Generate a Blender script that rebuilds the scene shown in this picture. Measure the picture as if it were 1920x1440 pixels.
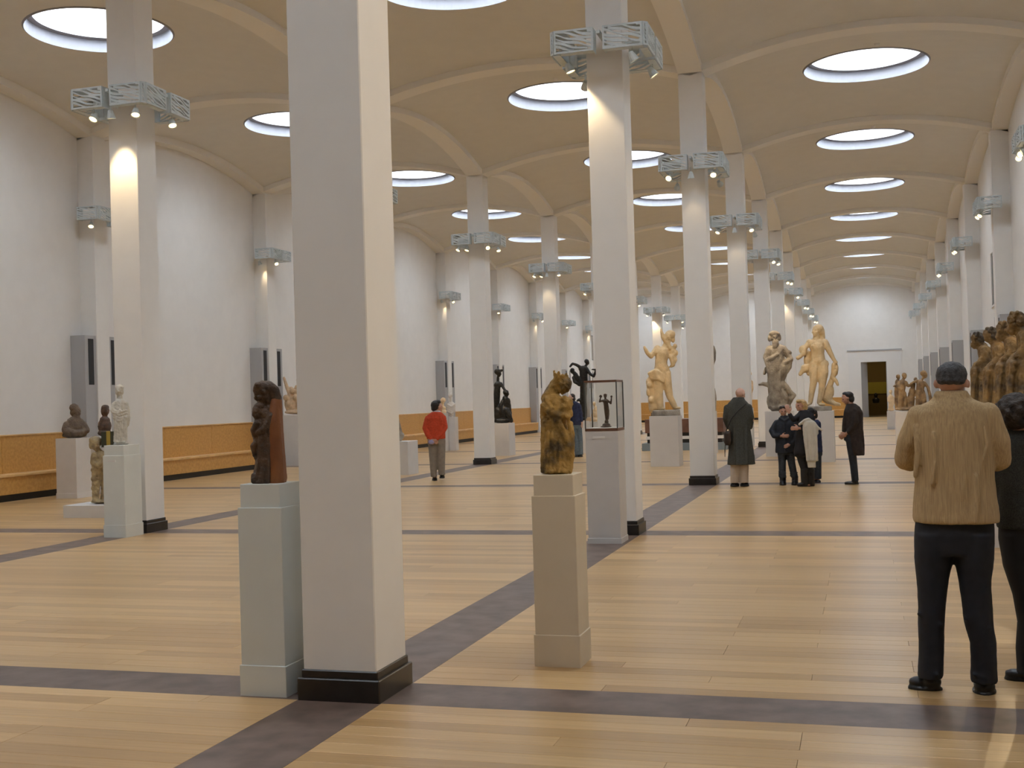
import bpy, bmesh, math, random
from mathutils import Vector, Matrix
import numpy as np

random.seed(7)
for _o in list(bpy.data.objects):
    bpy.data.objects.remove(_o)
scene = bpy.context.scene
COL = scene.collection

# ------------------------------------------------------------------ camera
FPX, YAW, PITCH, ROLL = 2216.6, 0.2873, 0.0140, -0.0292
CAM = Vector((2.763, 1.591, 1.6))
dirv = Vector((-math.sin(YAW) * math.cos(PITCH), math.cos(YAW) * math.cos(PITCH), math.sin(PITCH)))
rgt = dirv.cross(Vector((0, 0, 1))).normalized()
upv = rgt.cross(dirv)
rgt2 = math.cos(ROLL) * rgt + math.sin(ROLL) * upv
upv2 = -math.sin(ROLL) * rgt + math.cos(ROLL) * upv
cam_d = bpy.data.cameras.new('camera')
cam_d.sensor_fit = 'HORIZONTAL'
cam_d.sensor_width = 36.0
cam_d.lens = FPX / 1920.0 * 36.0
cam_d.clip_start = 0.05
cam_d.clip_end = 300
cam = bpy.data.objects.new('camera', cam_d)
COL.objects.link(cam)
R3 = Matrix((rgt2, upv2, -dirv)).transposed()
cam.matrix_world = Matrix.Translation(CAM) @ R3.to_4x4()
scene.camera = cam

# ------------------------------------------------------------------ world, exposure
world = bpy.data.worlds.new('world')
scene.world = world
world.use_nodes = True
world.node_tree.nodes['Background'].inputs[0].default_value = (0.75, 0.85, 1.0, 1)
world.node_tree.nodes['Background'].inputs[1].default_value = 0.25
scene.view_settings.view_transform = 'Standard'
scene.view_settings.look = 'None'
scene.view_settings.exposure = -0.18
scene.view_settings.gamma = 1.0
scene.view_settings.use_curve_mapping = False
scene.cycles.use_adaptive_sampling = True
scene.cycles.use_light_tree = False
scene.cycles.adaptive_threshold = 0.08
scene.cycles.adaptive_min_samples = 16
scene.cycles.max_bounces = 6
scene.cycles.diffuse_bounces = 4
scene.cycles.glossy_bounces = 2
scene.cycles.transmission_bounces = 2
scene.cycles.transparent_max_bounces = 10
scene.cycles.caustics_reflective = False
scene.cycles.caustics_refractive = False
SKY_STRENGTH = 19.0      # daylight coming through the round skylights
SPOT_POWER = 90.0       # one halogen spotlight of the ring lamps

# ------------------------------------------------------------------ hall dimensions
LB, Q2, Q3 = 7.7001, -0.0056, 0.0079
def YK(k):
    return LB * k - Q2 * k * k - Q3 * k ** 3 if k >= 0 else LB * k
W = 6.523            # nave width, column centre to column centre
CA = 0.43            # column side
ZS = 7.35            # springing of the ribs
RISE = 0.53
XRF, XRW = 5.75, 6.10
XLF, XLW = -12.48, -12.83
Y0, Y1 = YK(0) - 0.22, YK(11)
ZL = 5.71            # ring lamps
STRIP, CSTRIP = 0.49, 0.46
ORD = ['zeroth', 'first', 'second', 'third', 'fourth', 'fifth', 'sixth', 'seventh', 'eighth', 'ninth', 'tenth', 'eleventh', 'twelfth']

def at(px, py, z=0.0):
    """point of the plane at height z that the photograph shows at this pixel"""
    v = dirv * FPX + rgt2 * (px - 960) - upv2 * (py - 720)
    t = (z - CAM.z) / v.z
    return CAM + v * t
def at_y(px, py, y):
    v = dirv * FPX + rgt2 * (px - 960) - upv2 * (py - 720)
    return CAM + v * ((y - CAM.y) / v.y)
def at_x(px, py, x):
    v = dirv * FPX + rgt2 * (px - 960) - upv2 * (py - 720)
    return CAM + v * ((x - CAM.x) / v.x)

# ------------------------------------------------------------------ helpers: materials
def mat(name, col, rough=0.6, var=0.0, scale=8.0, bump=0.0, bscale=60.0, metal=0.0, col2=None, spec=0.5, stretch=None, lo=0.35, hi=0.65):
    m = bpy.data.materials.new(name)
    m.use_nodes = True
    nt = m.node_tree
    b = nt.nodes['Principled BSDF']
    b.inputs['Roughness'].default_value = rough
    b.inputs['Metallic'].default_value = metal
    b.inputs['Specular IOR Level'].default_value = spec
    c = (*col, 1)
    b.inputs['Base Color'].default_value = c
    tc = None
    if var > 0 or col2 is not None or bump > 0:
        tc = nt.nodes.new('ShaderNodeTexCoord')
        src = tc.outputs['Object']
        if stretch:
            mp = nt.nodes.new('ShaderNodeMapping')
            mp.inputs['Scale'].default_value = stretch
            nt.links.new(src, mp.inputs['Vector'])
            src = mp.outputs['Vector']
    if var > 0 or col2 is not None:
        n = nt.nodes.new('ShaderNodeTexNoise')
        n.inputs['Scale'].default_value = scale
        n.inputs['Detail'].default_value = 5
        nt.links.new(src, n.inputs['Vector'])
        r = nt.nodes.new('ShaderNodeValToRGB')
        c2 = col2 if col2 is not None else tuple(max(0, x * (1 - var)) for x in col)
        c1 = col if col2 is not None else tuple(min(1, x * (1 + var)) for x in col)
        r.color_ramp.elements[0].color = (*c2, 1)
        r.color_ramp.elements[1].color = (*c1, 1)
        r.color_ramp.elements[0].position = lo
        r.color_ramp.elements[1].position = hi
        nt.links.new(n.outputs['Fac'], r.inputs['Fac'])
        nt.links.new(r.outputs['Color'], b.inputs['Base Color'])
    if bump > 0:
        n2 = nt.nodes.new('ShaderNodeTexNoise')
        n2.inputs['Scale'].default_value = bscale
        n2.inputs['Detail'].default_value = 4
        nt.links.new(src, n2.inputs['Vector'])
        bp = nt.nodes.new('ShaderNodeBump')
        bp.inputs['Strength'].default_value = bump
        bp.inputs['Distance'].default_value = 0.02
        nt.links.new(n2.outputs['Fac'], bp.inputs['Height'])
        nt.links.new(bp.outputs['Normal'], b.inputs['Normal'])
    return m

def emit(name, col, strength):
    m = bpy.data.materials.new(name)
    m.use_nodes = True
    nt = m.node_tree
    nt.nodes.remove(nt.nodes['Principled BSDF'])
    e = nt.nodes.new('ShaderNodeEmission')
    e.inputs[0].default_value = (*col, 1)
    e.inputs[1].default_value = strength
    nt.links.new(e.outputs[0], nt.nodes['Material Output'].inputs[0])
    return m

def wood_planks(name, base, dark, island):
    """warm boards, a little different from board to board, grain along X"""
    m = bpy.data.materials.new(name)
    m.use_nodes = True
    nt = m.node_tree
    b = nt.nodes['Principled BSDF']
    if island:
        g = nt.nodes.new('ShaderNodeNewGeometry'); rnd = g.outputs['Random Per Island']
    else:
        g = nt.nodes.new('ShaderNodeObjectInfo'); rnd = g.outputs['Random']
    r = nt.nodes.new('ShaderNodeValToRGB')
    r.color_ramp.elements[0].color = (*dark, 1)
    r.color_ramp.elements[1].color = (*base, 1)
    r.color_ramp.elements[0].position = 0.0
    r.color_ramp.elements[1].position = 1.0
    nt.links.new(rnd, r.inputs['Fac'])
    ge = nt.nodes.new('ShaderNodeNewGeometry')
    mp = nt.nodes.new('ShaderNodeMapping')
    mp.inputs['Scale'].default_value = (0.8, 22, 1)
    nt.links.new(ge.outputs['Position'], mp.inputs['Vector'])
    n = nt.nodes.new('ShaderNodeTexNoise')
    n.inputs['Scale'].default_value = 2.0
    n.inputs['Detail'].default_value = 6
    nt.links.new(mp.outputs['Vector'], n.inputs['Vector'])
    mx = nt.nodes.new('ShaderNodeMixRGB')
    mx.blend_type = 'MULTIPLY'
    mx.inputs[0].default_value = 0.38
    r2 = nt.nodes.new('ShaderNodeValToRGB')
    r2.color_ramp.elements[0].color = (0.62, 0.52, 0.42, 1)
    r2.color_ramp.elements[1].color = (1, 1, 1, 1)
    r2.color_ramp.elements[0].position = 0.3
    r2.color_ramp.elements[1].position = 0.62
    nt.links.new(n.outputs['Fac'], r2.inputs['Fac'])
    nt.links.new(r.outputs['Color'], mx.inputs[1])
    nt.links.new(r2.outputs['Color'], mx.inputs[2])
    nt.links.new(mx.outputs[0], b.inputs['Base Color'])
    b.inputs['Roughness'].default_value = 0.30
    b.inputs['Specular IOR Level'].default_value = 0.5
    return m

M = {}
M['plaster'] = mat('white_plaster', (0.83, 0.81, 0.785), 0.9, 0.015, 3.0, 0.02, 90)
M['ceiling'] = mat('ceiling_plaster', (0.73, 0.70, 0.645), 0.95, 0.015, 3.0)
M['rib'] = mat('rib_plaster', (0.85, 0.815, 0.76), 0.95)
M['column'] = mat('column_paint', (0.84, 0.82, 0.79), 0.85, 0.012, 4.0)
M['plinth'] = mat('dark_plinth', (0.022, 0.018, 0.016), 0.35, 0.2, 12)
M['plank'] = wood_planks('oak_plank', (0.64, 0.425, 0.20), (0.455, 0.28, 0.118), False)
M['planks'] = wood_planks('oak_planks_far', (0.64, 0.425, 0.20), (0.455, 0.28, 0.118), True)
M['strip'] = mat('dark_inlay_wood', (0.15, 0.108, 0.092), 0.42, 0.25, 5.0, stretch=(1, 1, 1), spec=0.3)
M['sub'] = mat('subfloor', (0.12, 0.08, 0.05), 0.8)
M['reveal'] = mat('skylight_shaft', (0.88, 0.88, 0.9), 0.7)
M['ring'] = mat('skylight_ring_painted_shade', (0.30, 0.30, 0.325), 0.8)  # white ring made grey: its duller light is put into the colour
M['glazing'] = emit('skylight_daylight', (0.81, 0.905, 1.0), SKY_STRENGTH)
M['glazing'].cycles.emission_sampling = 'FRONT'
M['lampmetal'] = mat('lamp_blue_grey_metal', (0.60, 0.66, 0.68), 0.5, 0.05, 20)
M['lampdark'] = mat('lamp_tray', (0.22, 0.24, 0.24), 0.6)
M['brass'] = mat('spotlight_reflector', (0.75, 0.5, 0.2), 0.3, metal=0.8)
M['lens'] = emit('halogen_lens', (1.0, 0.74, 0.36), 5.0)
M['lens'].cycles.emission_sampling = 'NONE'
M['bench'] = mat('bench_oak', (0.64, 0.345, 0.095), 0.42, col2=(0.53, 0.275, 0.07), scale=3.0, stretch=(6, 0.6, 6))
M['benchedge'] = mat('bench_oak_edge', (0.70, 0.43, 0.17), 0.4, 0.1, 4)
M['kick'] = mat('bench_black_base', (0.012, 0.011, 0.011), 0.5)
M['casing'] = mat('grey_casing', (0.43, 0.425, 0.43), 0.7)
M['slot'] = mat('dark_vent_slot', (0.02, 0.022, 0.026), 0.6)
M['pedgrey'] = mat('pedestal_grey', (0.66, 0.68, 0.645), 0.75, 0.02, 5)
M['pedbeige'] = mat('pedestal_beige', (0.65, 0.57, 0.445), 0.75, 0.02, 5)
M['pedwhite'] = mat('pedestal_pale', (0.66, 0.64, 0.62), 0.75, 0.02, 5)
M['pedtaupe'] = mat('pedestal_taupe', (0.68, 0.645, 0.615), 0.75, 0.02, 5)
M['white'] = mat('white_paint', (0.8, 0.79, 0.78), 0.7)

# ------------------------------------------------------------------ helpers: meshes and objects
def mesh_obj(name, V, F, m, parent=None, smooth=False):
    me = bpy.data.meshes.new(name)
    me.from_pydata([tuple(v) for v in V], [], [tuple(f) for f in F])
    me.update()
    if smooth:
        me.polygons.foreach_set('use_smooth', [True] * len(me.polygons))
    o = bpy.data.objects.new(name, me)
    if m is not None:
        me.materials.append(m)
    COL.objects.link(o)
    if parent is not None:
        o.parent = parent
    return o

def data_obj(name, me, parent=None, loc=(0, 0, 0), rotz=0.0):
    o = bpy.data.objects.new(name, me)
    COL.objects.link(o)
    o.location = loc
    o.rotation_euler = (0, 0, rotz)
    if parent is not None:
        o.parent = parent
    return o

def tag(o, label=None, cat=None, group=None, kind=None):
    if label: o['label'] = label
    if cat: o['category'] = cat
    if group: o['group'] = group
    if kind: o['kind'] = kind
    return o

def empty(name, loc=(0, 0, 0), rotz=0.0):
    o = bpy.data.objects.new(name, None)
    o.empty_display_size = 0.2
    COL.objects.link(o)
    o.location = loc
    o.rotation_euler = (0, 0, rotz)
    return o

class MB:
    """collects boxes, bars and lathes into one mesh"""
    def __init__(s):
        s.V = []; s.F = []
    def box(s, x0, x1, y0, y1, z0, z1):
        n = len(s.V)
        s.V += [(x0, y0, z0), (x1, y0, z0), (x1, y1, z0), (x0, y1, z0), (x0, y0, z1), (x1, y0, z1), (x1, y1, z1), (x0, y1, z1)]
        s.F += [(n, n + 3, n + 2, n + 1), (n + 4, n + 5, n + 6, n + 7), (n, n + 1, n + 5, n + 4), (n + 1, n + 2, n + 6, n + 5), (n + 2, n + 3, n + 7, n + 6), (n + 3, n, n + 4, n + 7)]
        return s
    def bbox(s, x0, x1, y0, y1, z0, z1, b=0.004):
        """box with a small bevel along its upright and top edges"""
        n = len(s.V)
        def ring(i, z):
            return [(x0 + i, y0 + b, z), (x0 + b, y0 + i, z), (x1 - b, y0 + i, z), (x1 - i, y0 + b, z), (x1 - i, y1 - b, z), (x1 - b, y1 - i, z), (x0 + b, y1 - i, z), (x0 + i, y1 - b, z)]
        s.V += ring(0, z0) + ring(0, z1 - b) + ring(b * 0.9, z1)
        for j in range(2):
            for i in range(8):
                s.F.append((n + j * 8 + i, n + j * 8 + (i + 1) % 8, n + (j + 1) * 8 + (i + 1) % 8, n + (j + 1) * 8 + i))
        s.F.append(tuple(n + 16 + i for i in range(8)))
        s.F.append(tuple(n + 7 - i for i in range(8)))
        return s
    def bar(s, a, b, r, seg=8, r2=None):
        a = Vector(a); b = Vector(b); d = (b - a).normalized()
        u = d.orthogonal().normalized(); v = d.cross(u)
        r2 = r if r2 is None else r2
        n = len(s.V)
        for p, rr in ((a, r), (b, r2)):
            for i in range(seg):
                t = 2 * math.pi * i / seg
                s.V.append(tuple(p + (u * math.cos(t) + v * math.sin(t)) * rr))
        for i in range(seg):
            j = (i + 1) % seg
            s.F.append((n + i, n + j, n + seg + j, n + seg + i))
        s.F.append(tuple(n + seg - 1 - i for i in range(seg)))
        s.F.append(tuple(n + seg + i for i in range(seg)))
        return s
    def quad(s, a, b, c, d):
        n = len(s.V); s.V += [tuple(a), tuple(b), tuple(c), tuple(d)]; s.F.append((n, n + 1, n + 2, n + 3)); return s
    def build(s, name, m, parent=None, smooth=False):
        return mesh_obj(name, s.V, s.F, m, parent, smooth)
    def mesh(s, name, m):
        me = bpy.data.meshes.new(name)
        me.from_pydata(s.V, [], s.F); me.update()
        me.materials.append(m)
        return me

# ================================================================== THE HALL
# ---------------------------------------------------------------- floor
floor = MB().box(XLW, XRW, Y0, Y1, -0.25, -0.014).build('floor', M['sub'])
tag(floor, 'warm oak plank floor with dark inlaid strips', kind='structure')
xs_long = [0.0, -W]
x_edges = [XLW, -W - STRIP / 2, -W + STRIP / 2, -STRIP / 2, STRIP / 2, XRW]
for x in xs_long:
    MB().box(x - STRIP / 2, x + STRIP / 2, Y0, Y1, -0.014, 0.0).build('inlay_strip', M['strip'], floor)
for k in range(0, 11):
    y = YK(k)
    m_ = MB()
    for (a, b) in ((XLW, -W - STRIP / 2), (-W + STRIP / 2, -STRIP / 2), (STRIP / 2, XRW)):
        m_.box(a, b, y - CSTRIP / 2, y + CSTRIP / 2, -0.014, 0.0)
    m_.build('inlay_strip', M['strip'], floor)
PW, PL, GAP = 0.145, 2.2, 0.0018
plank_mesh = {}
far = MB()
def plank(x0, x1, y0, y1):
    cx_, cy_ = (x0 + x1) / 2, (y0 + y1) / 2
    near = (4.0 < cy_ < 9.6 and -4.2 < cx_ < 5.2 and cx_ > -0.2 - (cy_ - 3.2) * 0.55 and cx_ < 3.2 + (cy_ - 3.0) * 0.30)
    if near and near_count[0] < 296:
        near_count[0] += 1
        key = (round(x1 - x0, 3), round(y1 - y0, 3))
        if key not in plank_mesh:
            w, h = (x1 - x0) / 2 - GAP / 2, (y1 - y0) / 2 - GAP / 2
            plank_mesh[key] = MB().bbox(-w, w, -h, h, -0.014, 0.0, 0.0012).mesh('plank', M['plank'])
        data_obj('plank', plank_mesh[key], floor, (cx_, cy_, 0))
    else:
        far.box(x0 + GAP / 2, x1 - GAP / 2, y0 + GAP / 2, y1 - GAP / 2, -0.014, 0.0)
near_count = [0]
for k in range(0, 11):
    ya = YK(k) + (CSTRIP / 2 if k >= 0 else 0)
    yb = YK(k + 1) - (CSTRIP / 2 if k + 1 <= 10 else 0)
    rows = max(1, round((yb - ya) / PW))
    h = (yb - ya) / rows
    for (a, b) in ((XLW, -W - STRIP / 2), (-W + STRIP / 2, -STRIP / 2), (STRIP / 2, XRW)):
        for r in range(rows):
            x = a - random.choice((0.0, 0.55, 1.1, 1.65))
            while x < b - 0.02:
                x1 = min(x + PL, b)
                xa = max(x, a)
                if x1 - xa > 0.05:
                    plank(xa, x1, ya + r * h, ya + (r + 1) * h)
                x += PL
fo = far.build('plank_field', M['planks'], floor)
fo['kind'] = 'stuff'

# ---------------------------------------------------------------- ceiling: vaults, ribs, skylights
ceiling = empty('ceiling', (0, 0, ZS))
tag(ceiling, 'pale shallow vaulted ceiling with ribs between the columns', kind='structure')
SKY_R = 1.22
DIP = 0.19            # the vaults flatten towards the skylights
def vault(x0, x1, y0, y1):
    cx_, cy_ = (x0 + x1) / 2, (y0 + y1) / 2
    hx, hy = (x1 - x0) / 2, (y1 - y0) / 2
    def zz(x, y):
        u = (x - cx_) / hx; v = (y - cy_) / hy
        return ZS + 0.03 + RISE * (1 - u * u) + RISE * (1 - v * v) - DIP * (1 - u * u) * (1 - v * v)
    n = 14
    per = []
    for i in range(n): per.append((x0 + (x1 - x0) * i / n, y0))
    for i in range(n): per.append((x1, y0 + (y1 - y0) * i / n))
    for i in range(n): per.append((x1 - (x1 - x0) * i / n, y1))
    for i in range(n): per.append((x0, y1 - (y1 - y0) * i / n))
    N = len(per); R = 9
    V = []; F = []
    for j in range(R + 1):
        t = j / R
        for (px, py) in per:
            ang = math.atan2((py - cy_) / hy, (px - cx_) / hx)
            ix, iy = cx_ + SKY_R * math.cos(ang), cy_ + SKY_R * math.sin(ang)
            x = ix + (px - ix) * t; y = iy + (py - iy) * t
            V.append((x, y, zz(x, y) - ZS))
    for j in range(R):
        for i in range(N):
            i2 = (i + 1) % N
            F.append((j * N + i, j * N + i2, (j + 1) * N + i2, (j + 1) * N + i))
    mesh_obj('vault', V, F, M['ceiling'], ceiling, True)
    return cx_, cy_, zz

def sky_parts(zz, cx_, cy_, root):
    N = 60
    V = []
    zt = ZS + 2 * RISE - DIP + 0.24
    rings = []
    for (r, z) in ((SKY_R + 0.03, None), (SKY_R, None), (SKY_R - 0.01, zt - 0.06), (SKY_R - 0.13, zt - 0.05), (SKY_R - 0.13, zt + 0.86)):
        row = []
        for i in range(N):
            a = 2 * math.pi * i / N
            x, y = cx_ + r * math.cos(a), cy_ + r * math.sin(a)
            z_ = (zz(x, y) - (0.0 if r > SKY_R else 0.025)) if z is None else z
            row.append(len(V)); V.append((x - cx_, y - cy_, z_ - ZS))
        rings.append(row)
    for nm_, rr, mm in (('ring', rings[:4], M['ring']), ('shaft', rings[3:], M['reveal'])):
        F = []
        for a, b in zip(rr[:-1], rr[1:]):
            for i in range(N):
                j = (i + 1) % N
                F.append((a[i], a[j], b[j], b[i]))
        lo_ = min(min(q) for q in rr); hi_ = max(max(q) for q in rr)
        mesh_obj(nm_, V[lo_:hi_ + 1], [tuple(i - lo_ for i in q) for q in F], mm, root, False)
    G = 12
    V = [((SKY_R - 0.08) * math.cos(2 * math.pi * i / G), (SKY_R - 0.08) * math.sin(2 * math.pi * i / G), zt + 0.855 - ZS) for i in range(G)]
    F = [tuple(range(G - 1, -1, -1))]
    mesh_obj('glazing', V, F, M['glazing'], root)

def rib(p0, p1, width, side=0):
    """shallow arch band between two springing points; side shifts it off a wall"""
    a = Vector((p0[0], p0[1], 0)); b = Vector((p1[0], p1[1], 0)); d = b - a
    nrm = Vector((-d.y, d.x, 0)).normalized()
    n = 22; V = []; F = []
    for i in range(n + 1):
        t = i / n; u = 2 * t - 1
        c = a + d * t
        z = RISE * (1 - u * u)
        for s, dz in ((-1, 0.13), (-1, -0.045), (1, -0.045), (1, 0.13)):
            p = c + nrm * (s * width / 2)
            V.append((p.x, p.y, z + dz))
    for i in range(n):
        for j in range(4):
            F.append((i * 4 + j, i * 4 + (j + 1) % 4, (i + 1) * 4 + (j + 1) % 4, (i + 1) * 4 + j))
    mesh_obj('rib', V, F, M['rib'], ceiling, False)

aisles = [('left aisle', XLW, -W), ('nave', -W, 0.0), ('right aisle', 0.0, XRW)]
for k in range(0, 11):
    for nm_, xa, xb in aisles:
        cx_, cy_, zz = vault(xa, xb, YK(k), YK(k + 1))
        s_ = empty('skylight', (cx_, cy_, ZS))
        if k >= 2:
            which = {2: 'nearest', 10: 'farthest'}.get(k, ORD[k - 1] + ' nearest')
            lab = 'round glowing white skylight over the %s, %s of its row in view' % (nm_, which)
        else:
            lab = 'round white skylight of the %s out of the photo, %s' % (nm_, {1: 'before the nearest in view', 0: 'right above the viewer', -1: 'behind the viewer'}[k])
        tag(s_, lab, 'skylight', 'round skylights along the vaults' if k >= 2 else 'skylights above the viewer')
        sky_parts(zz, cx_, cy_, s_)
for k in range(0, 11):
    y = YK(k)
    for nm_, xa, xb in aisles:
        rib((xa, y), (xb, y), CA)
for y in (Y1 - 0.11,):
    for nm_, xa, xb in aisles:
        rib((xa, y), (xb, y), CA / 2)
for k in range(0, 11):
    for x in (0.0, -W):
        rib((x, YK(k)), (x, YK(k + 1)), CA)
    rib((XLW + 0.17, YK(k)), (XLW + 0.17, YK(k + 1)), 0.34)
    rib((XRW - 0.17, YK(k)), (XRW - 0.17, YK(k + 1)), 0.34)

# ---------------------------------------------------------------- walls
ZT = 9.9
def wall_holes(name, axis, pos, thick, u0, u1, z0, z1, holes, label):
    """wall of grid cells around rectangular openings; axis 'x' wall lies at x = pos and runs along y"""
    us = sorted({u0, u1, *[h[0] for h in holes], *[h[1] for h in holes]})
    zs = sorted({z0, z1, *[h[2] for h in holes], *[h[3] for h in holes]})
    m_ = MB()
    for i in range(len(us) - 1):
        for j in range(len(zs) - 1):
            uc, zc = (us[i] + us[i + 1]) / 2, (zs[j] + zs[j + 1]) / 2
            if any(h[0] < uc < h[1] and h[2] < zc < h[3] for h in holes):
                continue
            if axis == 'x':
                m_.box(min(pos, pos + thick), max(pos, pos + thick), us[i], us[i + 1], zs[j], zs[j + 1])
            else:
                m_.box(us[i], us[i + 1], min(pos, pos + thick), max(pos, pos + thick), zs[j], zs[j + 1])
    o = m_.build(name, M['plaster'])
    return tag(o, label, kind='structure')
WR = (33.05, 34.75, 3.70, 5.06)
WL = (70.9, 73.0, 3.90, 5.42)
wall_holes('wall_left', 'x', XLW, -0.5, Y0, Y1, -0.25, ZT, [WL], 'long white plaster wall with benches on the left')
wall_holes('wall_right', 'x', XRW, 0.5, Y0, Y1, -0.25, ZT, [WR], 'long white plaster wall on the right')
DX0, DX1, DZ = 2.76, 4.22, 3.27
wall_holes('wall_end', 'y', Y1, 0.5, XLW - 0.5, XRW + 0.5, -0.25, ZT, [(DX0, DX1, 0.0, DZ)], 'white end wall with the doorway')
wall_holes('wall_back', 'y', Y0, -0.3, XLW - 0.5, XRW + 0.5, -0.25, ZT, [], 'unseen wall behind the viewer, brown added to dim the near bay').data.materials[0] = mat('back_wall_dimming_brown', (0.30, 0.19, 0.09), 0.6, 0.1, 3)  # unseen wall; dark brown added to cut bounce light near the viewer
roof = MB().box(XLW - 0.5, XRW + 0.5, Y0 - 0.3, Y1 + 0.5, ZT, ZT + 0.2).build('roof_slab', M['plaster'], ceiling)
roof.location.z = -ZS
# windows: dark openings high in the side walls
M['pane'] = mat('dim_window_pane', (0.10, 0.085, 0.075), 0.25)
M['paneleft'] = mat('dim_taupe_pane', (0.33, 0.28, 0.23), 0.3)
for i, (x, s, h, pm) in enumerate(((XRW, 1, WR, 'pane'), (XLW, -1, WL, 'paneleft'))):
    w_ = empty('window_%d' % (i + 1), (x, (h[0] + h[1]) / 2, h[2]))
    tag(w_, 'tall dim window opening high in the %s wall' % ('right' if s > 0 else 'left'), kind='structure')
    hw, hh = (h[1] - h[0]) / 2, h[3] - h[2]
    xa, xb = sorted((s * 0.05, s * 0.09))
    MB().box(xa, xb, -hw, hw, 0, hh).build('pane', M[pm], w_)
    fr = MB()
    xa, xb = sorted((s * 0.03, s * 0.05))
    fr.box(xa, xb, -hw, -hw + 0.06, 0, hh).box(xa, xb, hw - 0.06, hw, 0, hh).box(xa, xb, -hw + 0.06, hw - 0.06, 0, 0.06).box(xa, xb, -hw + 0.06, hw - 0.06, hh - 0.06, hh)
    fr.build('window_frame', M['lampdark'], w_)
    xa, xb = sorted((-s * 0.03, s * 0.03))
    MB().box(xa, xb, -hw, hw, -0.05, 0.0).build('window_sill', M['white'], w_)
# doorway in the end wall
door = empty('door_1', ((DX0 + DX1) / 2, Y1, 0))
tag(door, 'open doorway in the end wall with a flat white surround', kind='structure')
fx0, fx1, fz = 2.03 - 3.49, 5.06 - 3.49, 3.93
sr = MB()
sr.box(fx0, DX0 - 3.49, -0.05, 0.0, 0, fz).box(DX1 - 3.49, fx1, -0.05, 0.0, 0, fz).box(DX0 - 3.49, DX1 - 3.49, -0.05, 0.0, DZ, fz)
sr.build('door_surround', M['white'], door)
MB().box(fx0 - 0.04, fx1 + 0.04, -0.09, -0.0, fz, fz + 0.07).build('cornice', M['casing'], door)
_w = MB()
_w.V = [(-0.73, 0, 0), (-0.72, 0, 0), (-0.36, 0.5, 0), (-0.73, 0.5, 0), (-0.73, 0, DZ), (-0.72, 0, DZ), (-0.36, 0.5, DZ), (-0.73, 0.5, DZ)]
_w.F = [(0, 3, 2, 1), (4, 5, 6, 7), (0, 1, 5, 4), (1, 2, 6, 5), (2, 3, 7, 6), (3, 0, 4, 7)]
_w.build('splayed_jamb', M['casing'], door)
MB().box(0.70, 0.73, 0.0, 0.5, 0, DZ).build('door_jamb', M['casing'], door)
# the room beyond the doorway
M['ochre'] = mat('ochre_wall', (0.19, 0.125, 0.035), 0.9)
M['ochrefloor'] = mat('dim_floor', (0.20, 0.14, 0.06), 0.5)
rb = empty('wall_beyond', (3.49, Y1 + 0.5, 0))
tag(rb, 'ochre room seen through the doorway', kind='structure')
MB().box(-3, 3, 6.0, 6.2, 0, 4).build('back_panel', M['ochre'], rb)
MB().box(-3.2, -3, 0, 6.2, 0, 4).build('side_panel', M['ochre'], rb)
MB().box(3, 3.2, 0, 6.2, 0, 4).build('side_panel', M['ochre'], rb)
MB().box(-3.2, 3.2, 0, 6.2, 4, 4.1).build('soffit', M['ochre'], rb)
MB().box(-3.2, 3.2, -0.5, 6.2, -0.1, 0.0).build('floor_beyond', M['ochrefloor'], rb)

# ================================================================== COLUMNS
h_ = CA / 2
shaft_me = MB().bbox(-h_, h_, -h_, h_, 0.15, ZS + 0.02, 0.006).mesh('shaft', M['column'])
pl_ = MB().bbox(-h_ - 0.028, h_ + 0.028, -h_ - 0.028, h_ + 0.028, 0, 0.122, 0.006)
plinth_me = pl_.mesh('plinth', M['plinth'])
cap_me = MB().bbox(-h_ - 0.010, h_ + 0.010, -h_ - 0.010, h_ + 0.010, 0.122, 0.165, 0.006).mesh('plinth_cap', M['plinth'])
def column(x, y, label):
    c = empty('column', (x, y, 0))
    tag(c, label, 'column', 'white square columns of the two colonnades')
    data_obj('shaft', shaft_me, c)
    p = data_obj('plinth', plinth_me, c)
    data_obj('plinth_cap', cap_me, p)
    return c
for k in range(1, 11):
    if k == 1:
        column(0, YK(k), 'broad white square column nearest the viewer, beside the grey Madonna pedestal')
    else:
        column(0, YK(k), 'white square column, %s from the viewer in the right colonnade' % ORD[k])
for k in range(2, 11):
    column(-W, YK(k), 'white square column, %s in view of the left colonnade' % ORD[k - 1])

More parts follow.
